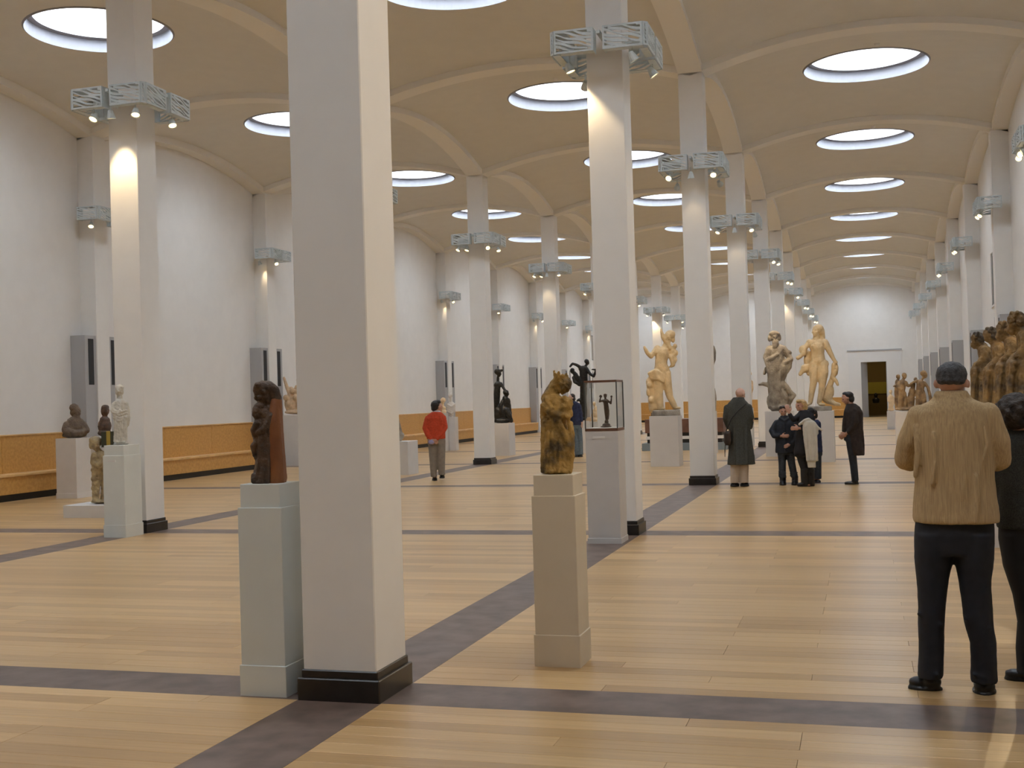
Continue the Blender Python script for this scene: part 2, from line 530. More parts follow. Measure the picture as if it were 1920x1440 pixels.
# ================================================================== RING LAMPS
LR, LH = 0.56, 0.27        # half side and height of the square lamp ring
def wavy_panel(mb, p0, p1, z0, z1, thick, seed):
    """perforated panel: a frame and wavy slanting bars"""
    rnd = random.Random(seed)
    a = Vector((p0[0], p0[1], 0)); b = Vector((p1[0], p1[1], 0))
    d = (b - a); Ln = d.length; d.normalize(); n = Vector((d.y, -d.x, 0))
    def slab(pts):     # closed polygon in (u, z), extruded by thick
        i0 = len(mb.V)
        for t in (0, thick):
            for (u, z) in pts:
                p = a + d * u + n * t
                mb.V.append((p.x, p.y, z))
        m_ = len(pts)
        mb.F.append(tuple(i0 + i for i in range(m_)))
        mb.F.append(tuple(i0 + 2 * m_ - 1 - i for i in range(m_)))
        for i in range(m_):
            j = (i + 1) % m_
            mb.F.append((i0 + i, i0 + m_ + i, i0 + m_ + j, i0 + j))
    e = 0.022
    slab([(0, z0), (Ln, z0), (Ln, z0 + e), (0, z0 + e)])
    slab([(0, z1 - e), (Ln, z1 - e), (Ln, z1), (0, z1)])
    slab([(0, z0 + e), (e, z0 + e), (e, z1 - e), (0, z1 - e)])
    slab([(Ln - e, z0 + e), (Ln, z0 + e), (Ln, z1 - e), (Ln - e, z1 - e)])
    H = z1 - z0
    for q in range(-3, 8):
        zb = z0 + H * (q + 0.5) / 6.0
        ph = rnd.uniform(0, 6)
        up = []; dn = []
        for i in range(9):
            t = i / 8
            u = e * 0.5 + (Ln - e) * t
            z = zb - 0.45 * H * (t - 0.5) * 1.0 + 0.010 * math.sin(9 * t + ph)
            w = 0.0125 + 0.005 * math.sin(7 * t + 2 * ph)
            up.append((u, z + w)); dn.append((u, z - w))
        for i in range(8):
            zs_ = (dn[i][1], dn[i + 1][1], up[i + 1][1], up[i][1])
            if min(zs_) < z0 + 0.004 or max(zs_) > z1 - 0.004:
                continue
            slab([dn[i], dn[i + 1], up[i + 1], up[i]])
def housing_mesh(seed, legs='both'):
    """one corner piece of the ring, for the +x -y corner"""
    mb = MB()
    g, c = 0.055, 0.045
    z0, z1 = -LH / 2, LH / 2
    if legs in ('both', 'x'):
        wavy_panel(mb, (g, -LR), (LR - c, -LR), z0, z1, 0.012, seed)
        mb.box(g, LR - c, -LR + 0.012, -LR + 0.17, z1 - 0.012, z1)
        mb.box(g, LR - c, -LR + 0.012, -LR + 0.10, z0, z0 + 0.008)
        mb.box(g, g + 0.012, -LR + 0.012, -LR + 0.17, z0, z1 - 0.012)
    if legs in ('both', 'y'):
        wavy_panel(mb, (LR, -LR + c), (LR, -g), z0, z1, 0.012, seed + 1)
        mb.box(LR - 0.17, LR - 0.012, -LR + c + 0.14, -g, z1 - 0.012, z1)
        mb.box(LR - 0.10, LR - 0.012, -LR + c + 0.07, -g, z0, z0 + 0.008)
        mb.box(LR - 0.17, LR - 0.012, -g - 0.012, -g, z0, z1 - 0.012)
    if legs == 'both':
        wavy_panel(mb, (LR - c, -LR), (LR, -LR + c), z0, z1, 0.012, seed + 2)
    return mb.mesh('lamp_housing', M['lampmetal'])
HOUSING = housing_mesh(11)
# a spotlight can: axis along -z, lens at the bottom
def lathe(prof, seg=14):
    V = []; F = []
    for (r, z) in prof:
        for i in range(seg):
            a = 2 * math.pi * i / seg
            V.append((r * math.cos(a), r * math.sin(a), z))
    for j in range(len(prof) - 1):
        for i in range(seg):
            i2 = (i + 1) % seg
            F.append((j * seg + i, j * seg + i2, (j + 1) * seg + i2, (j + 1) * seg + i))
    return V, F, seg
def can_mesh():
    V, F, s = lathe([(0.012, 0.075), (0.03, 0.07), (0.042, 0.03), (0.058, -0.035), (0.060, -0.04), (0.054, -0.036), (0.03, 0.0)])
    F.append(tuple(range(s)))
    me = bpy.data.meshes.new('spotlight'); me.from_pydata(V, [], F); me.materials.append(M['lampmetal']); me.update()
    return me
def lens_mesh():
    s = 14
    V = [(0, 0, -0.034)] + [(0.052 * math.cos(2 * math.pi * i / s), 0.052 * math.sin(2 * math.pi * i / s), -0.030) for i in range(s)]
    F = [(0, 1 + (i + 1) % s, 1 + i) for i in range(s)]
    me = bpy.data.meshes.new('lens'); me.from_pydata(V, [], F); me.materials.append(M['lens']); me.update()
    return me
CAN, LENS = can_mesh(), lens_mesh()
YOKE = MB().bar((0, 0, 0.055), (0, 0, 0.16), 0.009, 6).mesh('stem', M['lampmetal'])
ARM_X = MB().box(h_ - 0.01, LR - 0.012, -0.02, 0.02, 0.06, 0.10).mesh('bracket', M['lampmetal'])
def spot_light(parent, pos, aim, power, size=50, blend=0.6):
    ld = bpy.data.lights.new('spot_beam', 'SPOT')
    ld.energy = power
    ld.color = (1.0, 0.74, 0.42)
    ld.spot_size = math.radians(size)
    ld.spot_blend = blend
    ld.shadow_soft_size = 0.045
    o = bpy.data.objects.new('spot_beam', ld)
    COL.objects.link(o)
    o.parent = parent
    o.location = pos
    o.rotation_euler = Vector(aim).to_track_quat('-Z', 'Y').to_euler()
    return o
def spotlight(lamp, x, y, aim, power=0.0, size=50, drop=0.0):
    """a can hung under the ring at (x, y) pointing along aim"""
    aim = Vector(aim).normalized()
    z = -LH / 2 - 0.11 - drop
    q = aim.to_track_quat('-Z', 'Y')
    c = data_obj('spotlight', CAN, lamp, (x, y, z))
    c.rotation_mode = 'QUATERNION'; c.rotation_quaternion = q
    data_obj('lens', LENS, c)
    s = data_obj('stem', YOKE, lamp, (x, y, z))
    if power > 0:
        p = Vector((x, y, z)) + aim * 0.07
        spot_light(lamp, p, aim, power, size)
def ring_lamp(x, y, label, spots, half=0):
    """half = 0 whole ring round a column, +1 / -1 only the half that faces +x / -x (on a pilaster)"""
    l_ = empty('ring_lamp', (x, y, ZL))
    tag(l_, label, 'lamp', 'perforated ring lamps on the columns and pilasters')
    rots = {0: (0, 1, 2, 3), 1: (0, 1), -1: (2, 3)}[half]
    for r in rots:
        data_obj('lamp_housing', HOUSING, l_, (0, 0, 0), r * math.pi / 2)
    for r in ((0, 1, 2, 3) if half == 0 else ((0,) if half == 1 else (2,))):
        data_obj('bracket', ARM_X, l_, (0, 0, 0), r * math.pi / 2)
    for s in spots:
        spotlight(l_, *s)
    return l_
D = Vector((0, 0, -1))
e_ = LR - 0.07
SP = SPOT_POWER
# corner keys: fl front left, fr front right, bl, br (front is towards the viewer)
FL, FR, BL, BR = (-e_ + 0.1, -e_), (e_ - 0.1, -e_), (-e_ + 0.1, e_), (e_ - 0.1, e_)
def aim_at(x, y, tgt, pos=(0, 0)):
    return Vector(tgt) - Vector((x + pos[0], y + pos[1], ZL - 0.25))
T_MARBLE, T_BEARD, T_VENUS = (-1.5, 28.2, 2.9), (0.85, 33.2, 2.7), (1.83, 29.6, 2.9)
def spots_for(col_, k):
    x, y = (0.0 if col_ == 'B' else -W), YK(k)
    idle_l = (FL[0], FL[1], (-0.35, -0.55, -1))
    idle_r = (FR[0], FR[1], (0.35, -0.5, -1))
    if col_ == 'B':
        if k == 1:
            return [idle_r, (BR[0], BR[1], (0.4, 0.8, -1))]
        if k == 2:
            return [(-0.40, -0.30, (0.34, 0.06, -1), 1.3 * SP, 55), (FR[0], FR[1], (0.5, 0.3, -1)), (e_, 0.25, (0.6, 0.2, -1)), (BL[0], BL[1], aim_at(x, y, (-3, 24, 0), BL), 0.6 * SP, 60)]
        if k == 3:
            return [(FL[0], FL[1], (-0.2, -1.0, -0.75)), (FR[0], FR[1], (0.1, -0.9, -0.9)), (BR[0], BR[1], aim_at(x, y, T_VENUS, BR), 8 * SP, 24), (BL[0], BL[1], aim_at(x, y, T_MARBLE, BL), 6 * SP, 26), (0.0, -e_, (0, 0.16, -1), 0.10 * SP, 60)]
        if k == 4:
            return [idle_l, (FR[0], FR[1], (0.3, -0.7, -1)), (BR[0], BR[1], aim_at(x, y, T_BEARD, BR), 5 * SP, 50), (0.0, -e_, (0, 0.2, -1), 0.08 * SP, 60)]
        if k == 5:
            return [(FR[0], FR[1], (0.3, -0.8, -0.9)), (e_, 0.1, (0.3, -0.6, -1))]
        if k == 7:
            return [(FR[0], FR[1], (0.3, -0.9, -0.8)), (-0.3, -0.35, (0.2, 0.1, -1), 0.6 * SP, 60)]
        return [(FR[0], FR[1], (0.25, -0.9, -0.8)), (e_, -0.1, (0.2, -0.8, -0.9))]
    if k == 2:
        return [(FL[0] + 0.15, FL[1], (-0.1, -0.6, -1)), (0.02, -e_, (0.0, 0.17, -1), 1.3 * SP, 62), (FR[0], FR[1], (0.2, -0.4, -1)), (e_, 0.2, (0.4, -0.3, -1))]
    if k == 3:
        return [(FR[0], FR[1], (0.5, -0.8, -1)), (e_, 0.3, (0.6, -0.6, -0.9)), (BL[0], BL[1], (-0.4, 0.8, -1))]
    if k == 4:
        return [idle_l, (-e_ + 0.3, -e_ + 0.1, (-0.2, -0.4, -1)), (FR[0], FR[1], (0.5, -0.95, -0.75)), (e_, 0.1, (0.3, -0.4, -1)), (BL[0], BL[1], aim_at(x, y, (-7.4, 35.3, 1.6), BL), 4 * SP, 30)]
    if k == 5:
        return [idle_l, (-e_ + 0.3, -e_ + 0.1, (-0.3, -0.4, -1)), (FR[0], FR[1], (0.2, -0.4, -1)), (0.0, -e_, (-0.06, 0.12, -1), 0.25 * SP, 60)]
    if k == 8:
        return [idle_l, idle_r, (-0.25, -0.4, (0.2, 0.15, -1), 1.2 * SP, 60)]
    return [idle_l, idle_r]
for k in range(2, 11):
    ring_lamp(0, YK(k), 'perforated blue-grey ring lamp on the %s column of the right colonnade' % ORD[k], spots_for('B', k))
for k in range(2, 11):
    ring_lamp(-W, YK(k), 'perforated blue-grey ring lamp on the %s visible column of the left colonnade' % ORD[k - 1], spots_for('A', k))

# ================================================================== PILASTERS, CASINGS, BENCHES
def pilaster(side, k):
    xw, s = (XLW, 1) if side == 'left' else (XRW, -1)
    p = empty('pilaster', (xw, YK(k), 0))
    n = k - 2 if side == 'left' else k
    lab = 'white wall pilaster with grey lower casing, %s along the %s wall' % (ORD[n], side)
    tag(p, lab, 'pilaster', 'pilasters along the side walls')
    def sb(x0, x1, *r):
        a, b = sorted((s * x0, s * x1)); return (a, b, *r)
    MB().box(*sb(0, 0.375, -h_, h_, 0, ZS + 0.02)).build('shaft', M['column'], p)
    MB().box(*sb(0, 0.345, -0.58, -h_ - 0.002, 0, 3.20)).build('casing', M['casing'], p)
    MB().box(*sb(0, 0.345, h_ + 0.002, 0.58, 0, 3.20)).build('casing', M['casing'], p)
    for c in (-0.385, 0.385):
        MB().box(*sb(0.340, 0.352, c - 0.085, c + 0.085, 2.18, 3.13)).build('vent_slot', M['slot'], p)
    # lamp on the pilaster
    if side == 'left':
        sp = [(0.30, -e_ + 0.05, (0.3, -0.6, -1))]
        if k % 2 == 0:
            sp = [(0.10, -e_ + 0.1, (0.3, 0.3, -1), 0.16 * SP, 60), (e_, -0.2, (0.6, -0.6, -0.9))]
        ring_lamp(XLF + 0.03 - h_, YK(k), 'half-ring perforated lamp on the %s pilaster along the left wall' % ORD[n], sp, 1)
    else:
        sp = [(-e_, -0.3, (-0.5, -0.7, -0.9)), (-e_ - 0.02, 0.0, (-0.8, -0.5, -0.9))] if k < 7 else [(-e_, -0.3, (-0.5, 0.2, -1))]
        if k < 4:
            tgts = {1: [(0, YK(1), 3.0)], 2: [(0, YK(2), 2.4), (0.0, YK(1), 4.0), (4.2, 16.5, 2.0)], 3: [(0, YK(3), 2.6), (0, YK(2), 4.0), (4.2, 18.0, 2.0)]}[k]
            sp = [(-e_, -0.3 + 0.3 * j, aim_at(XRF - 0.03 + h_, YK(k), t_, (-e_, -0.3 + 0.3 * j)), ((4.0 if k == 1 else 1.8) if t_[0] < 2 else 2.2) * SP, (64 if k == 1 else 44) if t_[0] < 2 else 50) for j, t_ in enumerate(tgts)]
        ring_lamp(XRF - 0.03 + h_, YK(k), 'half-ring perforated lamp on the %s pilaster along the right wall' % ORD[n], sp, -1)
for k in range(3, 11):
    pilaster('left', k)
for k in range(1, 11):
    pilaster('right', k)

def bench(name_label, org, length, rotz):
    """oak wall bench: back panel boards, seat, front board and black recessed base; runs along local x, front towards -y"""
    b = empty('wall_bench', org, rotz)
    tag(b, name_label, 'bench', 'oak benches along the walls')
    l = length / 2
    n = max(1, round(length / 2.05))
    for i in range(n):
        MB().bbox(-l + i * length / n + 0.002, -l + (i + 1) * length / n - 0.002, -0.045, 0, 0.50, 1.205, 0.003).build('back_panel', M['bench'], b)
    MB().bbox(-l, l, -0.06, 0, 1.205, 1.23, 0.004).build('top_rail', M['benchedge'], b)
    MB().bbox(-l, l, -0.43, -0.046, 0.455, 0.50, 0.008).build('seat', M['benchedge'], b)
    MB().box(-l, l, -0.405, -0.38, 0.13, 0.455).build('front_board', M['bench'], b)
    MB().box(-l, l, -0.36, 0, 0.0, 0.13).build('base', M['kick'], b)
for k in range(2, 11):
    ya, yb = YK(k) + 0.60, YK(k + 1) - 0.60
    bench('long oak wall bench with tall back, %s along the left wall' % ORD[k - 1], (XLW, (ya + yb) / 2, 0), yb - ya, math.pi / 2)
for i, (xa, xb, w_) in enumerate(((0.35, 1.95, 'right aisle, left of the doorway'), (-W + 0.4, -0.4, 'nave'), (XLW + 0.5, -W - 0.4, 'left aisle'))):
    bench('oak wall bench against the far end wall of the %s' % w_, ((xa + xb) / 2, Y1, 0), xb - xa, 0.0)

# ================================================================== PEDESTALS
def pedestal(label, x0, x1, y0, y1, h, m, top=0.0, foot=0.0, plate=False, name='pedestal'):
    """square-cut plinth; top and foot give the height of a set-off block"""
    cx_, cy_ = (x0 + x1) / 2, (y0 + y1) / 2
    p = empty(name, (cx_, cy_, 0))
    tag(p, label, 'pedestal')
    a, b = (x1 - x0) / 2, (y1 - y0) / 2
    MB().bbox(-a, a, -b, b, foot, h - top, 0.003).build('body', m, p)
    if top > 0:
        MB().bbox(-a + 0.012, a - 0.012, -b + 0.012, b - 0.012, h - top, h, 0.003).build('top_block', m, p)
    if foot > 0:
        MB().bbox(-a - 0.008, a + 0.008, -b - 0.008, b + 0.008, 0, foot, 0.003).build('foot_block', m, p)
    if plate:
        z = h - top - 0.07
        MB().box(-a * 0.55, a * 0.2, -b - 0.004, -b, z - 0.012, z + 0.012).build('label_plate', M['pedwhite'], p)
    return p

# ================================================================== SCULPTING KIT
def _ico(sub):
    bm = bmesh.new(); bmesh.ops.create_icosphere(bm, subdivisions=sub, radius=1.0)
    V = np.array([v.co[:] for v in bm.verts]); F = [tuple(v.index for v in f.verts) for f in bm.faces]
    bm.free(); return V, F
ICO_V, ICO_F = _ico(2)
LEAN = 0.0292
class Fig:
    """solid figure modelled as blended tubes and ellipsoids. Measures are taken in pixels of the photograph around a base
    pixel and turned into metres at the figure's own distance; d is depth (away from the viewer)."""
    def __init__(s, bx, by, loc, K=None):
        s.loc = Vector(loc)
        s.K = K or FPX / ((s.loc - CAM).dot(dirv))
        s.bx, s.by = bx, by
        dx, dy = s.loc.x - CAM.x, s.loc.y - CAM.y
        s.rotz = math.atan2(dy, dx) - math.pi / 2
        s.V = []; s.F = []; s.n = 0
    def sub(s):
        g = Fig.__new__(Fig); g.__dict__.update(s.__dict__); g.V = []; g.F = []; g.n = 0
        return g
    def P(s, px, py, d=0.0):
        return np.array([(px - s.bx - LEAN * (py - s.by)) / s.K, d / s.K, (s.by - py) / s.K])
    def _add(s, V, F):
        s.V.append(V); n = s.n
        s.F += [tuple(i + n for i in f) for f in F]
        s.n += len(V)
    def ellm(s, c, r, M3=None):
        V = ICO_V * np.array(r)
        if M3 is not None: V = V @ np.array(M3).T
        s._add(V + np.array(c), ICO_F)
    def ell(s, px, py, rx, ry, rd=None, d=0.0, ang=0.0):
        rd = min(rx, ry) if rd is None else rd
        a = math.radians(ang); K = s.K
        M3 = [[math.cos(a), 0, -math.sin(a)], [0, 1, 0], [math.sin(a), 0, math.cos(a)]]
        s.ellm(s.P(px, py, d), (rx / K, rd / K, ry / K), M3); return s
    def tubem(s, pts, rad, flat=1.0):
        for i in range(len(pts)):
            s.ellm(pts[i], (rad[i],) * 3)
        for i in range(len(pts) - 1):
            a, b = np.array(pts[i], float), np.array(pts[i + 1], float)
            L_ = np.linalg.norm(b - a)
            if L_ < 1e-6: continue
            d = (b - a) / L_
            u = np.cross(d, [0, 0, 1.0])
            if np.linalg.norm(u) < 1e-3: u = np.array([1.0, 0, 0])
            u /= np.linalg.norm(u); v = np.cross(d, u)
            n = 12; t = np.arange(n) * 2 * math.pi / n
            ring = np.outer(np.cos(t), u) + np.outer(np.sin(t), v)
            V = np.vstack([a + ring * rad[i], b + ring * rad[i + 1]])
            F = [(j, (j + 1) % n, n + (j + 1) % n, n + j) for j in range(n)] + [tuple(range(n - 1, -1, -1)), tuple(range(n, 2 * n))]
            s._add(V, F)
    def tube(s, *pts):
        """pts: (px, py, r[, d]) in pixels"""
        s.tubem([s.P(p[0], p[1], p[3] if len(p) > 3 else 0.0) for p in pts], [p[2] / s.K for p in pts]); return s
    def loft(s, *rings):
        """rings: (px, py, rx, rd[, d]) ellipses from one end to the other, flat at both ends"""
        n = 28; t = np.arange(n) * 2 * math.pi / n; V = []
        for r in rings:
            c = s.P(r[0], r[1], r[4] if len(r) > 4 else 0.0)
            V.append(c + np.stack([np.cos(t) * r[2] / s.K, np.sin(t) * r[3] / s.K, np.zeros(n)], 1))
        F = []
        for j in range(len(rings) - 1):
            F += [(j * n + i, j * n + (i + 1) % n, (j + 1) * n + (i + 1) % n, (j + 1) * n + i) for i in range(n)]
        m_ = (len(rings) - 1) * n
        F += [tuple(range(n - 1, -1, -1)), tuple(range(m_, m_ + n))]
        s._add(np.vstack(V), F); return s
    def head(s, px, py, H, face=0.0, nod=0.0, d=0.0, roll=0.0, ears=True):
        """a head H pixels tall centred at the pixel; face: 0 to the viewer, 90 to the right, 180 away, -90 left"""
        h = H / s.K
        f = math.radians(face); nd = math.radians(nod); rl = math.radians(roll)
        fw = np.array([math.sin(f) * math.cos(nd), -math.cos(f) * math.cos(nd), -math.sin(nd)])
        sd = np.array([math.cos(f), math.sin(f), 0.0])
        up = np.cross(sd, -fw) if False else np.cross(fw, sd) * -1
        if up[2] < 0: up = -up
        sd, up = sd * math.cos(rl) + up * math.sin(rl), up * math.cos(rl) - sd * math.sin(rl)
        M3 = np.array([sd, fw, up]).T
        c = s.P(px, py, d)
        def e(x, y, z, rx, ry, rz):
            s.ellm(c + M3 @ (np.array([x, y, z]) * h), np.array([rx, ry, rz]) * h, M3)
        e(0, -0.03, 0.09, .345, .42, .40)
        e(0, 0.10, -0.20, .26, .28, .28)
        e(0, 0.26, -0.38, .12, .10, .10)
        e(0, 0.30, 0.08, .25, .10, .07)
        e(0, 0.41, -0.08, .055, .09, .13)
        e(0, 0.345, -0.255, .12, .06, .045)
        for q in (-1, 1):
            e(q * .17, 0.24, -0.12, .11, .12, .11)
            if ears: e(q * .345, -0.03, -0.03, .045, .09, .13)
        s.last = (c, M3, h)
        return s
    def hand(s, px, py, dx, dy, d=0.0, dd=0.0, size=1.0, side=1, curl=0.5):
        """wrist at the pixel, fingers along (dx, dy, dd) in pixels; palm with four fingers and a thumb"""
        w = s.P(px, py, d); e_ = s.P(px + dx, py + dy, d + dd) - w
        L_ = 0.185 * size; e_ = e_ / np.linalg.norm(e_)
        n = np.array([0, -1.0, 0]); sd = np.cross(e_, n)
        if np.linalg.norm(sd) < 0.1: sd = np.array([1.0, 0, 0])
        sd /= np.linalg.norm(sd); n = np.cross(sd, e_)
        M3 = np.array([sd, n, e_]).T
        s.ellm(w + e_ * L_ * 0.27, np.array([0.042, 0.019, 0.055]) * size, M3)
        for i, fl in enumerate((0.40, 0.46, 0.44, 0.35)):
            b0 = w + e_ * L_ * 0.50 + sd * (i - 1.5) * 0.021 * size
            m_ = b0 + (e_ * (1 - 0.25 * curl) - n * 0.35 * curl) * L_ * fl * 0.55
            t_ = m_ + (e_ * (1 - 0.75 * curl) - n * 0.8 * curl) * L_ * fl * 0.5
            s.tubem([b0, m_, t_], [0.0098 * size, 0.0092 * size, 0.0080 * size])
        b0 = w + e_ * L_ * 0.15 + sd * side * 0.032 * size
        m_ = b0 + (e_ * 0.6 + sd * side * 0.6 - n * 0.2) * L_ * 0.24
        t_ = m_ + (e_ * 0.9 + sd * side * 0.2 - n * 0.3) * L_ * 0.19
        s.tubem([b0, m_, t_], [0.0125 * size, 0.0108 * size, 0.0088 * size])
    def finish(s, name, m, parent, voxel=1.3, smooth=4, disp=0.0, dscale=0.06, vox_m=None):
        V = np.vstack(s.V)
        me = bpy.data.meshes.new(name + '_src')
        me.from_pydata(V.tolist(), [], s.F); me.update()
        o = bpy.data.objects.new(name, me)
        COL.objects.link(o)
        r = o.modifiers.new('remesh', 'REMESH'); r.mode = 'VOXEL'; r.voxel_size = vox_m or voxel / s.K
        if smooth:
            q = o.modifiers.new('smooth', 'SMOOTH'); q.factor = 0.5; q.iterations = smooth
        if disp > 0:
            t = bpy.data.textures.new(name, 'CLOUDS'); t.noise_scale = dscale; t.noise_depth = 3
            w = o.modifiers.new('displace', 'DISPLACE'); w.texture = t; w.strength = disp; w.mid_level = 0.5
        dg = bpy.context.evaluated_depsgraph_get(); dg.update()
        new = bpy.data.meshes.new_from_object(o.evaluated_get(dg))
        o.modifiers.clear(); o.data = new; bpy.data.meshes.remove(me)
        new.name = name
        new.materials.clear(); new.materials.append(m)
        new.polygons.foreach_set('use_smooth', [True] * len(new.polygons))
        if parent is not None: o.parent = parent
        if name == 'body' and hasattr(s, 'last'):
            c, M3, h = s.last
            for q in (-1, 1):
                p = c + M3 @ (np.array([q * 0.135, 0.335, 0.0]) * h)
                V = (ICO_V * np.array([0.055, 0.03, 0.035]) * h) @ M3.T + p
                mesh_obj('eye', V.tolist(), ICO_F, M['eye'], parent, True)
        return o

def thing(name, fig, label, cat, group=None):
    e = empty(name, fig.loc, fig.rotz)
    return tag(e, label, cat, group)

M['eye'] = mat('dark_eye', (0.02, 0.015, 0.012), 0.3)
M['limewood'] = mat('carved_dark_wood', (0.105, 0.055, 0.026), 0.5, col2=(0.045, 0.026, 0.015), scale=14, bump=0.6, bscale=40)
M['mantle'] = mat('orange_brown_mantle', (0.27, 0.095, 0.028), 0.55, col2=(0.20, 0.065, 0.020), scale=6, bump=0.15, bscale=60)
M['ochrestone'] = mat('ochre_painted_stone', (0.40, 0.245, 0.065), 0.65, col2=(0.075, 0.05, 0.02), scale=8, bump=0.8, bscale=30, lo=0.36, hi=0.54)
M['bronze'] = mat('dark_bronze', (0.035, 0.033, 0.03), 0.38, 0.3, 20, metal=0.6)
M['bronzebrown'] = mat('brown_bronze', (0.085, 0.06, 0.045), 0.4, 0.3, 40, metal=0.5)
M['marble'] = mat('warm_marble', (0.58, 0.44, 0.26), 0.55, 0.16, 6, bump=0.5, bscale=40)
M['marblegrey'] = mat('weathered_marble', (0.40, 0.345, 0.27), 0.6, col2=(0.20, 0.165, 0.13), scale=5, bump=0.8, bscale=30)
M['marblewhite'] = mat('white_marble', (0.72, 0.66, 0.58), 0.5, 0.06, 8)
M['lamptintmarble'] = mat('lamplight_tinted_marble', (0.82, 0.60, 0.36), 0.5, 0.1, 8)  # white marble with warm lamp light put into its base colour
M['alabaster'] = mat('pale_cream_stone', (0.56, 0.53, 0.46), 0.55, 0.10, 14, bump=0.5, bscale=40)
M['sandstone'] = mat('sandy_carved_stone', (0.50, 0.39, 0.21), 0.7, col2=(0.30, 0.23, 0.14), scale=12, bump=0.8, bscale=50)
M['busttan'] = mat('brown_terracotta', (0.20, 0.145, 0.10), 0.6, col2=(0.12, 0.085, 0.06), scale=10, bump=0.8)
M['bustdark'] = mat('painted_dark_bust', (0.16, 0.09, 0.06), 0.6, col2=(0.07, 0.05, 0.04), scale=12)
M['terracotta'] = mat('pale_terracotta', (0.62, 0.45, 0.29), 0.6, 0.15, 10)
M['tanwood'] = mat('tan_carved_wood', (0.44, 0.28, 0.13), 0.6, col2=(0.16, 0.10, 0.055), scale=6, bump=0.7, bscale=30)
M['apostlewood'] = mat('weathered_carved_wood', (0.34, 0.20, 0.065), 0.65, col2=(0.085, 0.055, 0.03), scale=6, bump=0.8, bscale=30)
M['apostledark'] = mat('dark_carved_hair', (0.10, 0.075, 0.05), 0.65, col2=(0.055, 0.045, 0.035), scale=14, bump=0.4, bscale=50)
M['gilt'] = mat('yellow_lectern_paint', (0.45, 0.33, 0.06), 0.5)
M['lecterndark'] = mat('dark_lectern', (0.05, 0.055, 0.035), 0.6)

def zpix(x, y, py):
    """height at which the upright line over (x, y) meets image row py"""
    a, b = 0.0, 9.0
    for _ in range(40):
        m_ = (a + b) / 2
        v = Vector((x, y, m_)) - CAM
        if 720 - FPX * v.dot(upv2) / v.dot(dirv) > py: a = m_
        else: b = m_
    return a

# ================================================================== MADONNA ON THE GREY PEDESTAL, left of the nearest column
px0, px1, py0, py1 = -0.605, -0.335, 7.50, 7.77
hP1 = zpix(-0.47, 7.63, 905)
pedestal('tall grey pedestal under the dark wooden Madonna, beside the nearest column', px0, px1, py0, py1, hP1, M['pedgrey'], top=0.13, foot=0.17)
f = Fig(505, 908, (-0.47, 7.635, hP1))
th = thing('madonna_statue', f, 'dark carved wooden Madonna bending over her child, orange-brown mantle down her back', 'statue')
g = f.sub()
g.tube((491, 900, 19, 0), (495, 860, 16, 0), (497, 815, 14, 0), (499, 780, 13, 0), (505, 768, 11, 0))
g.ell(490, 905, 19, 9, 27)
for d in (-16, -8, 0, 8, 16):
    g.tube((478 + abs(d) * .25, 904, 5.5, d), (482 + abs(d) * .2, 870, 4.6, d), (487, 820, 4, d * .8))
g.tube((489, 905, 6, -22), (494, 860, 5, -17), (498, 800, 4, -13)).tube((500, 905, 6, -24), (503, 850, 5, -19), (504, 790, 4, -14))
g.tube((476, 902, 7, -12), (470 + 5, 893, 5, -10)).tube((482, 904, 7, 14), (477, 896, 5, 10))
g.tube((508, 775, 11, 0), (505, 760, 9.5, 0), (500, 745, 9, 0))
g.head(491, 737, 43, -90, 34).ell(499, 730, 13, 13, 15).tube((500, 727, 11, 0), (510, 735, 11.5, 0), (515, 750, 11.5, 0), (516, 770, 10, 0))
for a in range(9):
    t = a / 8 * math.pi
    g.ell(480 + 5 * math.sin(t * 1.0), 724 + 2 * math.sin(5 * t), 5, 4.6, 5, d=13 * math.cos(t))
g.tube((507, 782, 8, -12), (498, 803, 7, -15), (486, 812, 5.5, -14), (478, 815, 4, -9)).tube((508, 778, 8, 14), (498, 805, 7, 17), (480, 825, 5, 10))
# child
g.head(483, 775, 31, -60, 12)
g.ell(485, 765, 11, 9, 10)
g.tube((484, 792, 9, 0), (484, 812, 11, 0), (483, 838, 9, 0)).ell(480, 846, 8.5, 12, 9)
g.tube((479, 796, 5, -8), (472, 808, 4, -9), (475, 818, 3.4, -6)).tube((480, 797, 5, 8), (473, 812, 4, 7), (476, 825, 3.4, 3))
g.tube((481, 830, 5.5, -6), (473, 838, 5, -7), (476, 856, 4, -6)).tube((484, 830, 5.5, 6), (476, 842, 5, 6), (479, 862, 4, 4))
g.finish('figure', M['limewood'], th, vox_m=0.0052, smooth=3, disp=0.006, dscale=0.03)
g = f.sub()
g.tube((517, 902, 20, 0), (515, 860, 18.5, 0), (513, 815, 17, 0), (513, 775, 15, 0), (515, 757, 12.5, 0), (514, 748, 11, 0))
g.tube((516, 904, 17, -13), (514, 850, 15, -12), (512, 790, 13, -9), (513, 760, 9, -5)).tube((516, 904, 17, 13), (514, 850, 15, 12), (512, 790, 13, 9), (513, 760, 9, 5))
g.finish('mantle', M['mantle'], th, vox_m=0.0060, smooth=6)

